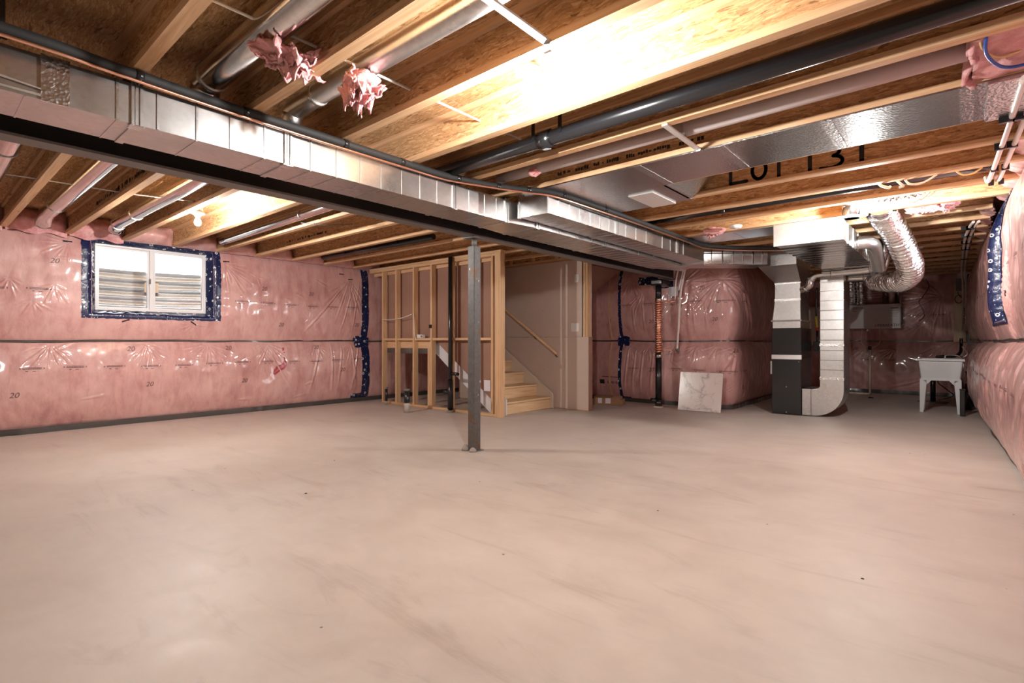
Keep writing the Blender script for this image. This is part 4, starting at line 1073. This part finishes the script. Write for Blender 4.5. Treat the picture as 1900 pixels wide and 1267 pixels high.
# ------------------------------------------------------------------ the stairs
sr = thing('staircase', 'unfinished pine staircase with closed white stringers rising behind the studs', 'staircase', (-6.4,6.4,0)); sr['kind'] = 'thing'
RI, RU, XS, Y0, Y1, NS = .192, .281, -5.165, 5.80, 6.985, 10
for i in range(NS):
    x = XS - RU*i; z = RI*(i+1)
    MB().box(x-.018, x, Y0+.035, Y1-.02, z-RI+.004, z-.034).build('riser', M['step'], sr)
    MB().box(x-RU-.018, x+.026, Y0+.035, Y1-.02, z-.032, z).build('tread', M['step'], sr, .008)
sl = RI/RU
def stringer(y0, y1, mat, x_front=-5.10, hi=.36):
    X = XS + .055
    poly = [(X,.004),(X,RI+.05),(X-.09,RI+.11)]
    xe = XS - RU*NS; poly += [(xe, RI+.11+(X-.09-xe)*sl), (xe, RI-.26+(X-.09-xe)*sl), (X-.29,.004)]
    MB().prism(poly, 'y', y0, y1).build('stringer', M[mat], sr)
stringer(Y0, Y0+.033, 'white_card'); stringer(Y1-.018, Y1+.012, 'cream_board')

# ------------------------------------------------------------------ drywall partition on the far side of the stairs
dp = thing('drywall_partition', 'drywall-faced stub partition beside the staircase with a bare stud end', 'partition', (-5.5,7.08,0)); dp['kind'] = 'thing'
D0 = 7.03
DPL = MB().box(-7.4,-4.462,D0,D0+.0125,.015,1.172).build('drywall_panel', M['drywall'], dp)
DPU = MB().box(-7.4,-4.582,D0,D0+.0125,1.176,2.408).build('drywall_panel', M['drywall'], dp)
for x in (-4.50,-4.545): MB().box(x-.019,x+.019,D0+.014,D0+.103,.04,2.40).build('stud', M['wood_z'], dp, .002)
for x in (-4.95,-5.35,-5.76,-6.16,-6.57,-6.98,-7.38): MB().box(x-.019,x+.019,D0+.014,D0+.103,.04,2.388).build('stud', M['wood_z'], dp)
MB().box(-7.4,-4.462,D0+.014,D0+.103,.002,.039).build('bottom_plate', M['wood_x'], dp)
MB().box(-7.4,-4.462,D0+.014,D0+.103,2.39,2.428).build('top_plate', M['wood_x'], dp)
MB().box(-4.461,-4.45,D0+.01,D0+.105,.01,1.172).build('edge_strip', M['drywall_back'], dp)
MB().box(-7.4,-4.47,D0+.104,D0+.117,.015,2.40).build('drywall_panel', M['drywall'], dp)
for i in range(22):
    r = random.Random(i); x = -4.95 - .4*(i % 5) + r.uniform(-.02,.02); z = .3 + .33*(i//4)
    if z < 2.3: MB().lathe([(.006,0),(.004,.001)], (x,D0-.0012,z), 8, 'y').build('screw', M['grey_steel'], DPU if z > 1.17 else DPL)
def plate(x0, x1, z0, z1, label):
    t = thing('switch_plate', label, 'switch', ((x0+x1)/2,D0,z0))
    MB().box(x0,x1,D0-.010,D0-.0005,z0,z1).build('plate', M['white_plastic'], t, .003)
    MB().box((x0+x1)/2-.015,(x0+x1)/2+.015,D0-.016,D0-.010,(z0+z1)/2-.03,(z0+z1)/2+.03).build('toggle', M['white_enamel'], t, .002)
plate(-4.72,-4.63,2.045,2.175,'white switch plate high on the drywall partition'); plate(-4.78,-4.63,1.26,1.395,'white thermostat-sized plate low on the drywall partition')
hr = thing('handrail', 'sloping pine handrail on black brackets along the drywall partition', 'handrail', (-5.6,6.95,.9))
MB().tube([(-7.2,6.95,2.385),(-6.23,6.95,1.725),(-5.02,6.95,.90)], .022, 16).build('rail', M['wood_x'], hr)
for (x, z) in ((-5.06,.925),(-5.50,1.225),(-6.3,1.77)):
    MB().tube(smooth_path([(x,6.952,z-.018),(x+.02,6.965,z-.055),(x+.015,7.0,z-.075),(x+.01,7.026,z-.075)],5), .007, 10).build('bracket', M['black_steel'], hr)
# sloping soffit of the upper flight behind the partition
mb = MB().hexa([(-6.4,7.25,1.35),(-4.70,7.25,2.38),(-4.70,8.50,2.38),(-6.4,8.50,1.35)], [(-6.42,7.25,1.37),(-4.72,7.25,2.41),(-4.72,8.50,2.41),(-6.42,8.50,1.37)])
tag(mb.build('stair_soffit', M['drywall_back']), 'sloping underside board of the upper stair flight behind the partition', 'soffit')
# cripple blocks over the partition
for x in (-6.06,-5.56,-5.07): MB().box(x-.03,x+.03,7.02,7.034,2.47,2.64).build('cripple_block', M['wood_z'], JO[kk(7.07)][0])

# carton with paper rolls behind the partition end
bxn = thing('carton', 'opened brown carton of white rolls on the floor by the blue tape', 'box', (-4.70,8.05,0))
a = Matrix.Rotation(.35, 3, 'Z')
def cb(cx, cy, z0, z1, sx, sy, name, mat): MB().obox((-4.70+(a@Vector((cx,cy,0))).x, 8.05+(a@Vector((cx,cy,0))).y, (z0+z1)/2), (sx,sy,z1-z0), a).build(name, M[mat], bxn)
cb(0,0,.001,.006,.46,.24,'bottom','card'); cb(-.23,0,.006,.14,.006,.24,'side','card'); cb(0,.12,.006,.14,.46,.006,'side','card'); cb(0,-.12,.006,.13,.46,.006,'side','card')
cb(-.08,0,.14,.146,.30,.24,'flap','card'); cb(.25,-.02,.01,.10,.05,.24,'flap','card')
for i, y in enumerate((-.07,.0,.07)): 
    p = a@Vector((-.2,y,0)); q = a@Vector((.20,y,0)); MB().tube([(-4.70+p.x,8.05+p.y,.045),(-4.70+q.x,8.05+q.y,.045)], .032, 14).build('paper_roll', M['white_card'], bxn)
cb(.02,-.126,.03,.12,.09,.004,'label_patch','white_card'); cb(-.12,-.126,.03,.12,.07,.004,'label_patch','white_card')

# ------------------------------------------------------------------ drain-heat coil stack and water lines on the corner wall
sx, sy = -3.84, 8.22
hs = thing('coil_stack', 'black floor-to-beam stack with a ribbed copper coil section before the poly wall', 'pipe', (sx,sy,0))
MB().tube([(sx,sy,.02),(sx,sy,.90)], .052, 24).build('lower_pipe', M['abs'], hs)
MB().tube([(sx,sy,1.78),(sx,sy,2.04)], .05, 24).build('upper_pipe', M['abs'], hs)
MB().box(sx-.12,sx+.09,sy-.08,sy+.28,2.03,2.14).build('elbow_cluster', M['abs'], hs, .03)
mb = MB(); n = 30; 
n = 23; pts = [(sx+.05*math.cos(2*PI*i/14), sy+.05*math.sin(2*PI*i/14), .90+.88*i/(14*n)) for i in range(14*n+1)]
mb.tube(pts, .0135, 8); mb.build('copper_coil', M['copper'], hs)
MB().tube([(sx,sy,.88),(sx,sy,1.80)], .044, 20).build('core_pipe', M['copper'], hs)
for z in (.86,1.80): MB().tube([(sx,sy,z-.03),(sx,sy,z+.03)], .060, 24).build('clamp_sleeve', M['galv_bright'], hs)
MB().tube([(sx,sy,.02),(sx,sy,.13)], .062, 24).build('base_fitting', M['abs'], hs)
MB().tube([(sx-.02,sy-.03,.115),(sx-.09,sy-.09,.115)], .045, 20).build('cleanout_plug', M['abs'], hs)
MB().lathe([(.085,.002),(.075,.02),(.06,.024)], (sx,sy,0), 20).build('floor_collar', M['cream'], hs)
MB().tube([(sx+.06,sy,1.74),(sx+.22,sy+.08,1.76),(sx+.26,sy+.10,1.78)], .012, 10).build('side_branch', M['copper'], hs)
MB().tube([(sx+.06,sy,.95),(sx+.16,sy+.05,.96),(sx+.22,sy+.10,.955)], .012, 10).build('side_branch', M['copper'], hs)
for i, (x, lab, top) in enumerate(((-3.56,'pale water pipe falling down the poly wall beside the copper coil',2.28),)):
    t = thing('water_pipe', lab, 'pipe', (x,8.40,.95))
    MB().tube(smooth_path([(-3.40,8.36,2.42),(-3.47,8.38,2.2),(-3.54,8.40,1.85),(-3.57,8.41,1.4),(-3.60,8.41,.97)],8), .017, 12).build('pipe', M['pex'], t)
    MB().tube([(-3.62,8.41,.96),(-3.56,8.41,.96)], .024, 12).build('elbow', M['grey_steel'], t)
tag(MB().tube(smooth_path([(-3.52,8.36,2.42),(-3.60,8.38,2.15),(-3.63,8.40,1.80)],8), .013, 12).build('water_pipe', M['pex']), 'short pale water pipe curving from the ceiling to the copper coil branch', 'pipe')
tag(MB().tube(smooth_path([(-3.44,8.35,2.42),(-3.50,8.37,2.2),(-3.56,8.38,1.95)],8), .011, 12).build('water_pipe', M['pex']), 'thinnest pale pipe curving along the top of the poly corner wall', 'pipe')
tg = thing('instruction_tag', 'white printed tag hanging behind the copper coil', 'tag', (-3.68,8.44,1.85))
MB().box(-3.76,-3.60,8.435,8.44,1.86,2.02).build('sheet', M['white_card'], tg)

# ------------------------------------------------------------------ marble-look tile leaning on the corner wall
a = math.radians(11); mb = MB()
def tp(u, v, w): return (-3.47+u, 8.13 + .02*u/.66 + v*math.sin(a) + w*math.cos(a), .004 + v*math.cos(a) - w*math.sin(a) + .003)
lo = [tp(0,0,0), tp(.67,0,0), tp(.67,0,.011), tp(0,0,.011)]; hi = [tp(0,.61,0), tp(.67,.61,0), tp(.67,.61,.011), tp(0,.61,.011)]
mb.hexa(lo, hi); tag(mb.build('porcelain_tile', M['marble']), 'large white marble-veined porcelain tile leaning against the poly wall', 'tile')

# ------------------------------------------------------------------ lamps
def lamp(x, y, label):
    t = thing('bulb_lamp', label, 'lamp', (x,y,2.29))
    MB().lathe([(.05,0),(.05,.045)], (x,y,2.437), 8).build('junction_box', M['galv'], t)
    MB().lathe([(.062,.012),(.066,.004),(.062,-.004),(.045,-.010),(.030,-.018),(.026,-.030),(.022,-.031)], (x,y,2.425), 28).build('lampholder', M['porcelain'], t); lh = t.children[-1] if False else [q for q in t.children if q.name.startswith('lampholder')][0]
    prof = [(.014,0),(.014,-.012),(.020,-.028),(.029,-.048),(.032,-.062),(.029,-.078),(.018,-.091),(.004,-.096)]
    MB().lathe([(r_, z) for r_, z in prof], (x,y,2.394), 18).build('bulb', M['bulb'], lh)
    return t
lamp(-1.61,1.99,'bare bulb in a white lampholder under the joist by the white strap')
lamp(-6.00,1.99,'bare bulb in a white lampholder near the slider window')
lamp(-.71,6.006,'bare bulb beside the foil flexible hose')
sm = thing('smoke_alarm', 'round white smoke alarm under the joists beside the pink scrap', 'alarm', (-1.97,6.23,2.40))
MB().lathe([(.070,0),(.068,-.012),(.058,-.028),(.03,-.034)], (-1.97,6.235,2.430), 24).build('body', M['white_plastic'], sm)
MB().lathe([(.018,0),(.016,-.004)], (-1.97,6.235,2.396), 16).build('vent_disc', M['white_card'], sm)

# ------------------------------------------------------------------ foil flexible hose and ventilation pipes
P = smooth_path([(-.64,6.62,2.47),(-.62,6.85,2.42),(-.56,7.12,2.30),(-.50,7.40,2.13),(-.46,7.66,1.98),(-.50,7.95,1.885),(-.62,8.25,1.865),(-.78,8.55,1.90),(-.90,8.8,1.94)], 34)
rs = []; r = random.Random(2)
for i in range(len(P)): rs.append(.128 + .009*math.sin(i*1.05) + .007*mnoise.noise(Vector((i*.11,0,0))) + r.uniform(-.003,.003))
rs[0] = .10; rs[-1] = .09
fl = thing('flexible_hose', 'fat crinkled foil flexible hose sagging from the joists', 'hose', (-.6,7.8,1.75))
MB().tube(P, rs, 30).build('hose', M['flex'], fl)
MB().tube([(-.64,6.55,2.50),(-.64,6.66,2.455)], .115, 24).build('collar', M['galv_bright'], fl)
t = thing('return_collar_pipe', 'wide round elbow pipe leaving the side of the return-air duct', 'pipe', (-.7,7.9,2.0))
MB().tube(smooth_path([(-.89,6.97,2.20),(-.82,6.97,2.20),(-.77,7.02,2.195),(-.75,7.15,2.16),(-.75,7.4,2.07),(-.76,7.62,1.98)],8), .072, 26).build('elbow', M['galv'], t)
MB().tube([(-.899,6.97,2.20),(-.872,6.97,2.20)], .082, 26).build('collar', M['galv_bright'], t)
t = thing('vertical_collar_pipe', 'short bright round pipe dropping from the joists beside the bulb', 'pipe', (-.86,6.3,2.36))
MB().tube([(-.85,6.24,2.66),(-.85,6.24,2.34)], .075, 24).build('pipe', M['galv_bright'], t)
MB().tube([(-.85,6.24,2.34),(-.85,6.24,2.36)], .083, 24).build('rim', M['white_enamel'], t)
for lab, pts, rr in (('upper bright round pipe crossing under the return-air duct and turning upward', [(-1.79,8.62,1.86),(-1.74,8.60,1.865),(-1.68,8.57,1.91),(-1.665,8.56,1.98),(-1.60,8.55,2.045),(-1.45,8.55,2.055),(-1.2,8.55,2.06),(-.98,8.55,2.07),(-.87,8.55,2.11),(-.80,8.55,2.23),(-.78,8.55,2.45),(-.78,8.55,2.62)], .048),
                     ('lower bright round pipe crossing behind the drop duct', [(-1.27,9.0,2.02),(-1.1,9.0,2.02),(-.98,9.0,2.025),(-.88,9.0,2.06),(-.82,9.0,2.17),(-.80,9.0,2.35),(-.80,9.0,2.6)], .05)):
    P = smooth_path(pts, 8); t = thing('ventilation_pipe', lab, 'pipe', tuple(P[0])); MB().tube(P, rr, 22).build('pipe', M['galv_bright'], t)
    for i in range(10, len(P)-1, 16):
        d = (P[i+1]-P[i-1]).normalized(); MB().tube([P[i]-d*.012, P[i]+d*.012], rr+.005, 22).build('crimped_joint', M['galv'], t)
t = thing('lower_flex_hose', 'short ribbed silver hose below the crossing pipes', 'hose', (-.9,10,1.9))
P = smooth_path([(-1.05,9.06,1.98),(-.95,9.16,1.95),(-.80,9.3,1.90),(-.66,9.42,1.87)],14); MB().tube(P, [.062+.006*math.sin(i*1.6) for i in range(len(P))], 20).build('hose', M['flex'], t)

# ------------------------------------------------------------------ wall-hung ventilation unit
hv = thing('ventilation_unit', 'white heat-recovery ventilation box hung on the far wall', 'ventilator', (-1.42,13.2,1.36))
MB().box(-1.93,-.93,13.02,13.38,1.365,1.865).build('cabinet', M['white_enamel'], hv, .006)
MB().box(-1.91,-.945,13.008,13.022,1.375,1.855).build('door', M['white_enamel'], hv, .004)
vs, fs = text_shape('LIFEBREATH', .075, .15); MB().add([(-1.16+x, 13.006, 1.43+y) for x, y, _ in vs], fs).build('wordmark', M['black_ink'], hv)
vs, fs = bars([(-1.74,-1.56,1.805,1.812),(-1.74,-1.55,1.785,1.79),(-1.74,-1.58,1.765,1.77),(-1.74,-1.68,1.745,1.75),(-1.74,-1.66,1.72,1.724),(-1.10,-.97,1.765,1.785),(-1.08,-.97,1.725,1.73),(-1.08,-.97,1.675,1.68),(-1.08,-.98,1.645,1.65),(-1.08,-.99,1.61,1.615)])
MB().add([(x,13.006,y) for x, y in vs], fs).build('label_print', M['grey_steel'], hv)
for x in (-.925,): MB().box(x,x+.012,13.05,13.3,1.45,1.80).build('side_catch', M['black_steel'], hv)
MB().box(-1.93,-.93,13.38,13.40,1.40,1.83).build('hanging_rail', M['galv'], hv)
for x in (-1.195,-.99):
    t = thing('port_pipe', 'short chrome-bright port pipe on top of the ventilation box', 'pipe', (x,13.22,1.866), 'port pipes on the ventilation box')
    MB().tube([(x,13.22,1.868),(x,13.22,2.10),(x-.03,13.1,2.2),(x-.06,12.9,2.24)], .055, 22).build('pipe', M['galv_bright'], t)
for x, lab in ((-1.80,'crinkled foil hose on the ventilation box beside the drop duct'), (-1.62,'crinkled foil hose on the ventilation box, wrapped at the top')):
    t = thing('foil_hose', lab, 'hose', (x,13.2,1.866)); P = smooth_path([(x,13.2,1.868),(x+.01,13.2,2.0),(x,13.2,2.15),(x,13.15,2.38)], 14)
    MB().tube(P, [.085+.008*math.sin(i*1.3)+r.uniform(-.004,.004) for i in range(len(P))], 20).build('hose', M['flex'], t)
cd = thing('condensate_drain', 'cream drain pipe standing below the ventilation box with looped tubes', 'pipe', (-1.44,13.0,0))
MB().tube([(-1.44,13.0,.95),(-1.44,13.0,.03)], .022, 14).build('standpipe', M['cream'], cd)
MB().tube([(-1.44,13.0,.02),(-1.95,13.0,.022)], .018, 12).build('floor_run', M['cream'], cd)
MB().tube(smooth_path([(-1.58,13.05,1.36),(-1.59,13.0,1.10),(-1.52,13.0,1.0),(-1.45,13.0,.98)],6), .006, 8).build('tube', M['cream'], cd)
MB().tube(smooth_path([(-1.28,13.05,1.36),(-1.27,13.0,1.10),(-1.34,13.0,1.0),(-1.43,13.0,.98)],6), .006, 8).build('tube', M['cream'], cd)
MB().tube([(-1.44,13.0,.93),(-1.44,13.0,1.0)], .03, 14).build('funnel', M['black_steel'], cd)
wh = thing('tankless_heater', 'pale wall box with a raised border half hidden by the drop duct', 'heater', (-2.45,13.2,1.3))
MB().box(-2.68,-2.22,13.05,13.40,1.02,1.86).build('case', M['cream'], wh, .006); MB().box(-2.66,-2.24,13.035,13.052,1.06,1.82).build('cover', M['pex'], wh, .015)
gl = thing('gas_line', 'yellow gas hose with black valves beside the furnace', 'gas line', (-1.72,9.5,.5))
MB().tube(smooth_path([(-1.74,9.42,1.95),(-1.745,9.42,1.7),(-1.75,9.42,1.50)],6), .012, 10).build('black_pipe', M['abs'], gl)
MB().tube([(-1.75,9.42,1.50),(-1.735,9.42,1.32)], .017, 12).build('yellow_hose', M['yellow'], gl)
MB().tube([(-1.735,9.42,1.32),(-1.735,9.42,1.27)], .022, 12).build('red_valve', M['red'], gl)
MB().tube([(-1.735,9.42,1.27),(-1.735,9.42,1.0)], .016, 12).build('black_pipe', M['abs'], gl)
MB().box(-1.79,-1.60,9.40,9.48,.95,1.10).build('manifold', M['abs'], gl, .01)
MB().tube([(-1.67,9.42,.96),(-1.67,9.42,.58),(-1.62,9.42,.52)], .012, 10).build('copper_drop', M['copper'], gl)

# ------------------------------------------------------------------ laundry tub
tb = thing('laundry_tub', 'grey moulded laundry tub on four legs against the poly wall', 'tub', (-.23,10.6,0))
tx0, tx1, ty0, ty1 = -.54, .035, 10.30, 10.82
def ringpts(ins, z): return [(tx0+ins,ty0+ins,z),(tx1-ins,ty0+ins,z),(tx1-ins,ty1-ins,z),(tx0+ins,ty1-ins,z)]
mb = MB(); mb.hexa(ringpts(.055,.51), ringpts(.022,.80)); mb.build('basin', M['tub'], tb, .02)
mb = MB()
for b in ((tx0,tx1,ty0,ty0+.05),(tx0,tx1,ty1-.05,ty1),(tx0,tx0+.05,ty0+.05,ty1-.05),(tx1-.05,tx1,ty0+.05,ty1-.05)): mb.box(*b,.80,.835)
mb.build('rim', M['tub'], tb, .008)
for (sx_, sy_) in ((0,0),(1,0),(1,1),(0,1)):
    X = tx0+.04 if sx_ == 0 else tx1-.04; Yp = ty0+.045 if sy_ == 0 else ty1-.045; dx = 1 if sx_ == 0 else -1; dy = 1 if sy_ == 0 else -1
    lo = [(X,Yp,.003),(X+dx*.045,Yp,.003),(X+dx*.045,Yp+dy*.03,.003),(X,Yp+dy*.03,.003)]; hi = [(X,Yp,.52),(X+dx*.085,Yp,.47),(X+dx*.085,Yp+dy*.05,.47),(X,Yp+dy*.05,.52)]
    MB().hexa(lo, hi).build('leg', M['tub'], tb)
    if sy_ == 0: MB().hexa([(X+dx*.08,Yp,.44),(X+dx*.09,Yp,.44),(X+dx*.09,Yp+.02,.44),(X+dx*.08,Yp+.02,.44)], [(X+dx*.08,Yp,.52),(X+dx*.16,Yp,.52),(X+dx*.16,Yp+.02,.52),(X+dx*.08,Yp+.02,.52)]).build('gusset', M['tub'], tb)
MB().box(tx0+.05,tx1-.05,ty0+.048,ty0+.07,.50,.535).build('apron', M['tub'], tb)
MB().tube(smooth_path([(-.20,10.76,.836),(-.20,10.76,.88),(-.12,10.74,.89),(-.02,10.72,.87),(.0,10.70,.85)],6), .012, 10).build('faucet', M['galv_bright'], tb)
tag(MB().tube(smooth_path([(-.32,10.9,.85),(-.20,10.92,.86),(-.08,10.95,.87),(-.02,11.0,.93),(-.01,11.1,1.05),(-.01,11.1,1.15)],6), .022, 12).build('washer_hose', M['abs']), 'black discharge hose bending over the laundry tub', 'hose')
tag(MB().tube(smooth_path([(.0,10.9,1.02),(.05,10.8,.95),(.06,10.70,.90),(.02,10.66,.86)],6), .008, 8).build('water_supply', M['pex']), 'pale supply tube curving down to the laundry tub faucet', 'pipe')
stt = thing('sump_pipe', 'black pipe standing on the floor behind the laundry tub', 'pipe', (-.40,12.2,0))
MB().tube([(-.40,12.2,.012),(-.40,12.2,.60)], .04, 16).build('pipe', M['abs'], stt); MB().lathe([(.23,.001),(.22,.012),(.20,.013)], (-.40,12.2,0), 28).build('floor_lid', M['grey_steel'], stt)
t = thing('drain_post', 'short black drain post beside the front leg of the laundry tub', 'pipe', (.005,10.16,0))
MB().box(-.025,.035,10.13,10.19,.002,.385).build('post', M['abs'], t, .008); MB().box(-.03,.04,10.125,10.195,.385,.40).build('cap', M['abs'], t)
t = thing('floor_pump', 'black pump fitting on the floor between the tub and the poly wall', 'pump', (.09,11.2,0))
MB().lathe([(.06,.002),(.06,.30),(.045,.36),(.045,.42)], (.08,11.2,0), 18).build('body', M['abs'], t); MB().tube([(.08,11.2,.40),(.06,11.18,.62)], .02, 12).build('pipe', M['abs'], t)
tag(MB().tube(smooth_path([(-.36,12.25,.58),(-.30,12.3,.45),(-.33,12.3,.35),(-.20,12.35,.22),(-.12,12.4,.12),(-.25,12.4,.05),(-.33,12.4,.03)],6), .008, 8).build('pump_cord', M['abs']), 'thin black cord looping behind the laundry tub', 'cord')

# electrical board in the far corner
eb = thing('service_board', 'plywood service board with coiled wires in the far corner', 'panel', (-.03,13.35,1.1))
MB().box(-.12,.06,13.36,13.38,1.11,2.2).build('board', M['plywood'], eb); MB().box(-.125,.065,13.355,13.362,1.09,1.125).build('bottom_batten', M['wood_x'], eb)
MB().tube([(-.05+.055*math.cos(a_), 13.345, 1.92+.075*math.sin(a_)) for a_ in np.linspace(0,6.28*2.6,60)], .005, 8).build('wire_coil', M['abs'], eb)
MB().tube(smooth_path([(-.05,13.345,2.2),(-.06,13.345,2.05),(-.02,13.345,1.95)],6), .005, 8).build('wire', M['abs'], eb)
for i in range(7): MB().box(.02,.05,13.34,13.36,1.45+.045*i,1.475+.045*i).build('terminal', M['abs'], eb)
MB().box(-.09,.0,13.32,13.36,2.08,2.32).build('junction_box', M['grey_steel'], eb, .004)
ms = thing('service_mast', 'tall black conduit beside the plywood service board', 'conduit', (.10,13.3,.2))
MB().box(.075,.115,13.30,13.37,.15,2.40).build('conduit', M['abs'], ms)
tag(MB().tube(smooth_path([(-.55,13.36,2.35),(-.50,13.36,2.2),(-.60,13.36,2.0),(-.66,13.36,1.9),(-.60,13.36,1.75),(-.58,13.36,1.6),(-.66,13.36,1.52)],6), .006, 8).build('wall_cable', M['abs']), 'black cable zigzagging down the far poly wall', 'cable')
tag(MB().box(-.70,-.42,9.30,9.43,2.418,2.4295).build('fabric_scrap', M['pex']), 'pale pink scrap pinned under the far joists', 'scrap')

# ------------------------------------------------------------------ pale supply pipes under the joists beside the window wall
for i, (xa, lab) in enumerate(((.175,'pale supply pipe under the joists, farther from the window wall'), (.235,'pale supply pipe under the joists, closer to the window wall'))):
    t = thing('supply_pipe', lab, 'pipe', (xa,5,2.37))
    MB().tube(smooth_path([(xa+.06,3.6,2.40),(xa+.045,4.2,2.40),(xa+.02,4.9,2.395),(xa-.01,5.75,2.405),(xa-.025,5.85,2.46)],8), .015, 12).build('pipe', M['pex'], t)
    for y in (4.19,4.76,5.34,5.80): MB().box(xa-.012,xa+.055-.02*(y-4.2),y-.012,y+.012,2.375,2.42).build('pipe_clip', M['abs'], t)
for i, lab in enumerate(('pale pipe run toward the far corner, its drop touching the service mast', 'pale pipe run toward the far corner, farther from the poly wall')):
    dx = -.045*i; t = thing('supply_pipe', lab, 'pipe', (.07+dx,9,2.37))
    MB().tube(smooth_path([(.14+dx,7.7,2.42),(.11+dx,7.95,2.405),(.07+dx,8.9,2.40),(.05+dx,10.8,2.40),(.04+dx,12.6,2.38),(.055+dx,13.0,2.1),(.055+dx,13.1,1.3)],8), .014, 12).build('pipe', M['pex'], t)
    for y in (7.95,8.5,9.1,9.7,10.8): MB().box(.035+dx,.10+dx+.02*(9-y),y-.012,y+.012,2.378,2.425).build('pipe_clip', M['abs'], t)
# cables hanging in the bays
def cable(name, pts, r_, mat, label): tag(MB().tube(smooth_path(pts,7), r_, 8).build(name, M[mat]), label, 'cable')
cable('loop_cable', [(.10,3.06,2.50),(.08,3.12,2.43),(.09,3.25,2.41),(.15,3.40,2.40),(.24,3.46,2.415),(.30,3.45,2.47)], .0075, 'blue', 'blue cable loop hanging in front of the pink batt')
cable('loop_cable', [(.075,3.06,2.50),(.062,3.10,2.45),(.075,3.2,2.425),(.13,3.33,2.425),(.22,3.36,2.45),(.28,3.33,2.52)], .006, 'tan_cable', 'tan cable hanging beside the blue cable loop')
cable('white_cable', [(-.55,5.42,2.46),(-.52,5.42,2.425),(-.47,5.43,2.40),(-.46,5.44,2.41)], .011, 'white_cable', 'stub of thick white cable poking below the joists')
cable('white_cable', [(-.45,5.42,2.50),(-.40,5.42,2.43),(-.37,5.43,2.395),(-.40,5.44,2.39)], .009, 'white_cable', 'second white cable stub next to a looped one')
cable('white_cable', [(-.36,5.43,2.45),(-.33,5.45,2.41),(-.25,5.45,2.40),(-.16,5.46,2.45),(-.12,5.46,2.5)], .008, 'white_cable', 'white cable drooping in a shallow loop below the joists')
cable('tan_loop', [(-.05,5.44,2.47),(-.0,5.46,2.42),(.06,5.46,2.415),(.12,5.46,2.45)], .007, 'tan_cable', 'tan cable drooping toward the pale supply pipes')
for i in range(3):
    z = 2.36+.02*i; cable('cable_loop', [(-.42+.05*i,5.957+.013*i,2.46),(-.40+.05*i,5.965+.013*i,z+.03),(-.33+.05*i,5.97+.013*i,z),(-.27+.05*i,5.965+.013*i,z+.05),(-.26+.05*i,5.957+.013*i,2.46)], .006, 'white_cable', ('widest','middle','shortest')[i]+' white cable loop below the joist past the bulb')
t = thing('foil_sleeve', 'crumpled foil sleeve along the joist past the bulb', 'hose', (-.5,6.2,2.4))
P = smooth_path([(-.70,6.02,2.475),(-.55,6.02,2.465),(-.40,6.02,2.465),(-.25,6.02,2.475)],14); MB().tube(P, [.045+.012*math.sin(i*1.5)+r.uniform(-.006,.006) for i in range(len(P))], 14).build('sleeve', M['flex'], t)
# dark fixture at the top edge of the near ceiling, above the trunk duct
t = thing('black_bracket_box', 'black plastic box under the deck above the near end of the trunk duct', 'box', (-3.15,.26,2.43))
MB().box(-3.25,-3.08,.20,.285,2.44,2.66).build('body', M['abs'], t, .01); MB().box(-3.20,-3.16,.21,.30,2.431,2.44).build('foot', M['abs'], t)

# small debris on the floor
r = random.Random(44)
for i, (x, y, s) in enumerate(((.02,1.35,.014), (-1.35,12.3,.05), (-.35,2.9,.008), (-1.5,3.2,.007), (-3.6,1.9,.010), (-4.4,2.6,.008))):
    mb = MB(); mb.lathe([(s,.0005),(s*.8,s*.3),(s*.2,s*.42)], (x,y,0), 7)
    tag(mb.build('floor_crumb', M['black_ink']), 'small dark crumb of debris on the bare concrete floor', 'debris', 'crumbs on the floor')
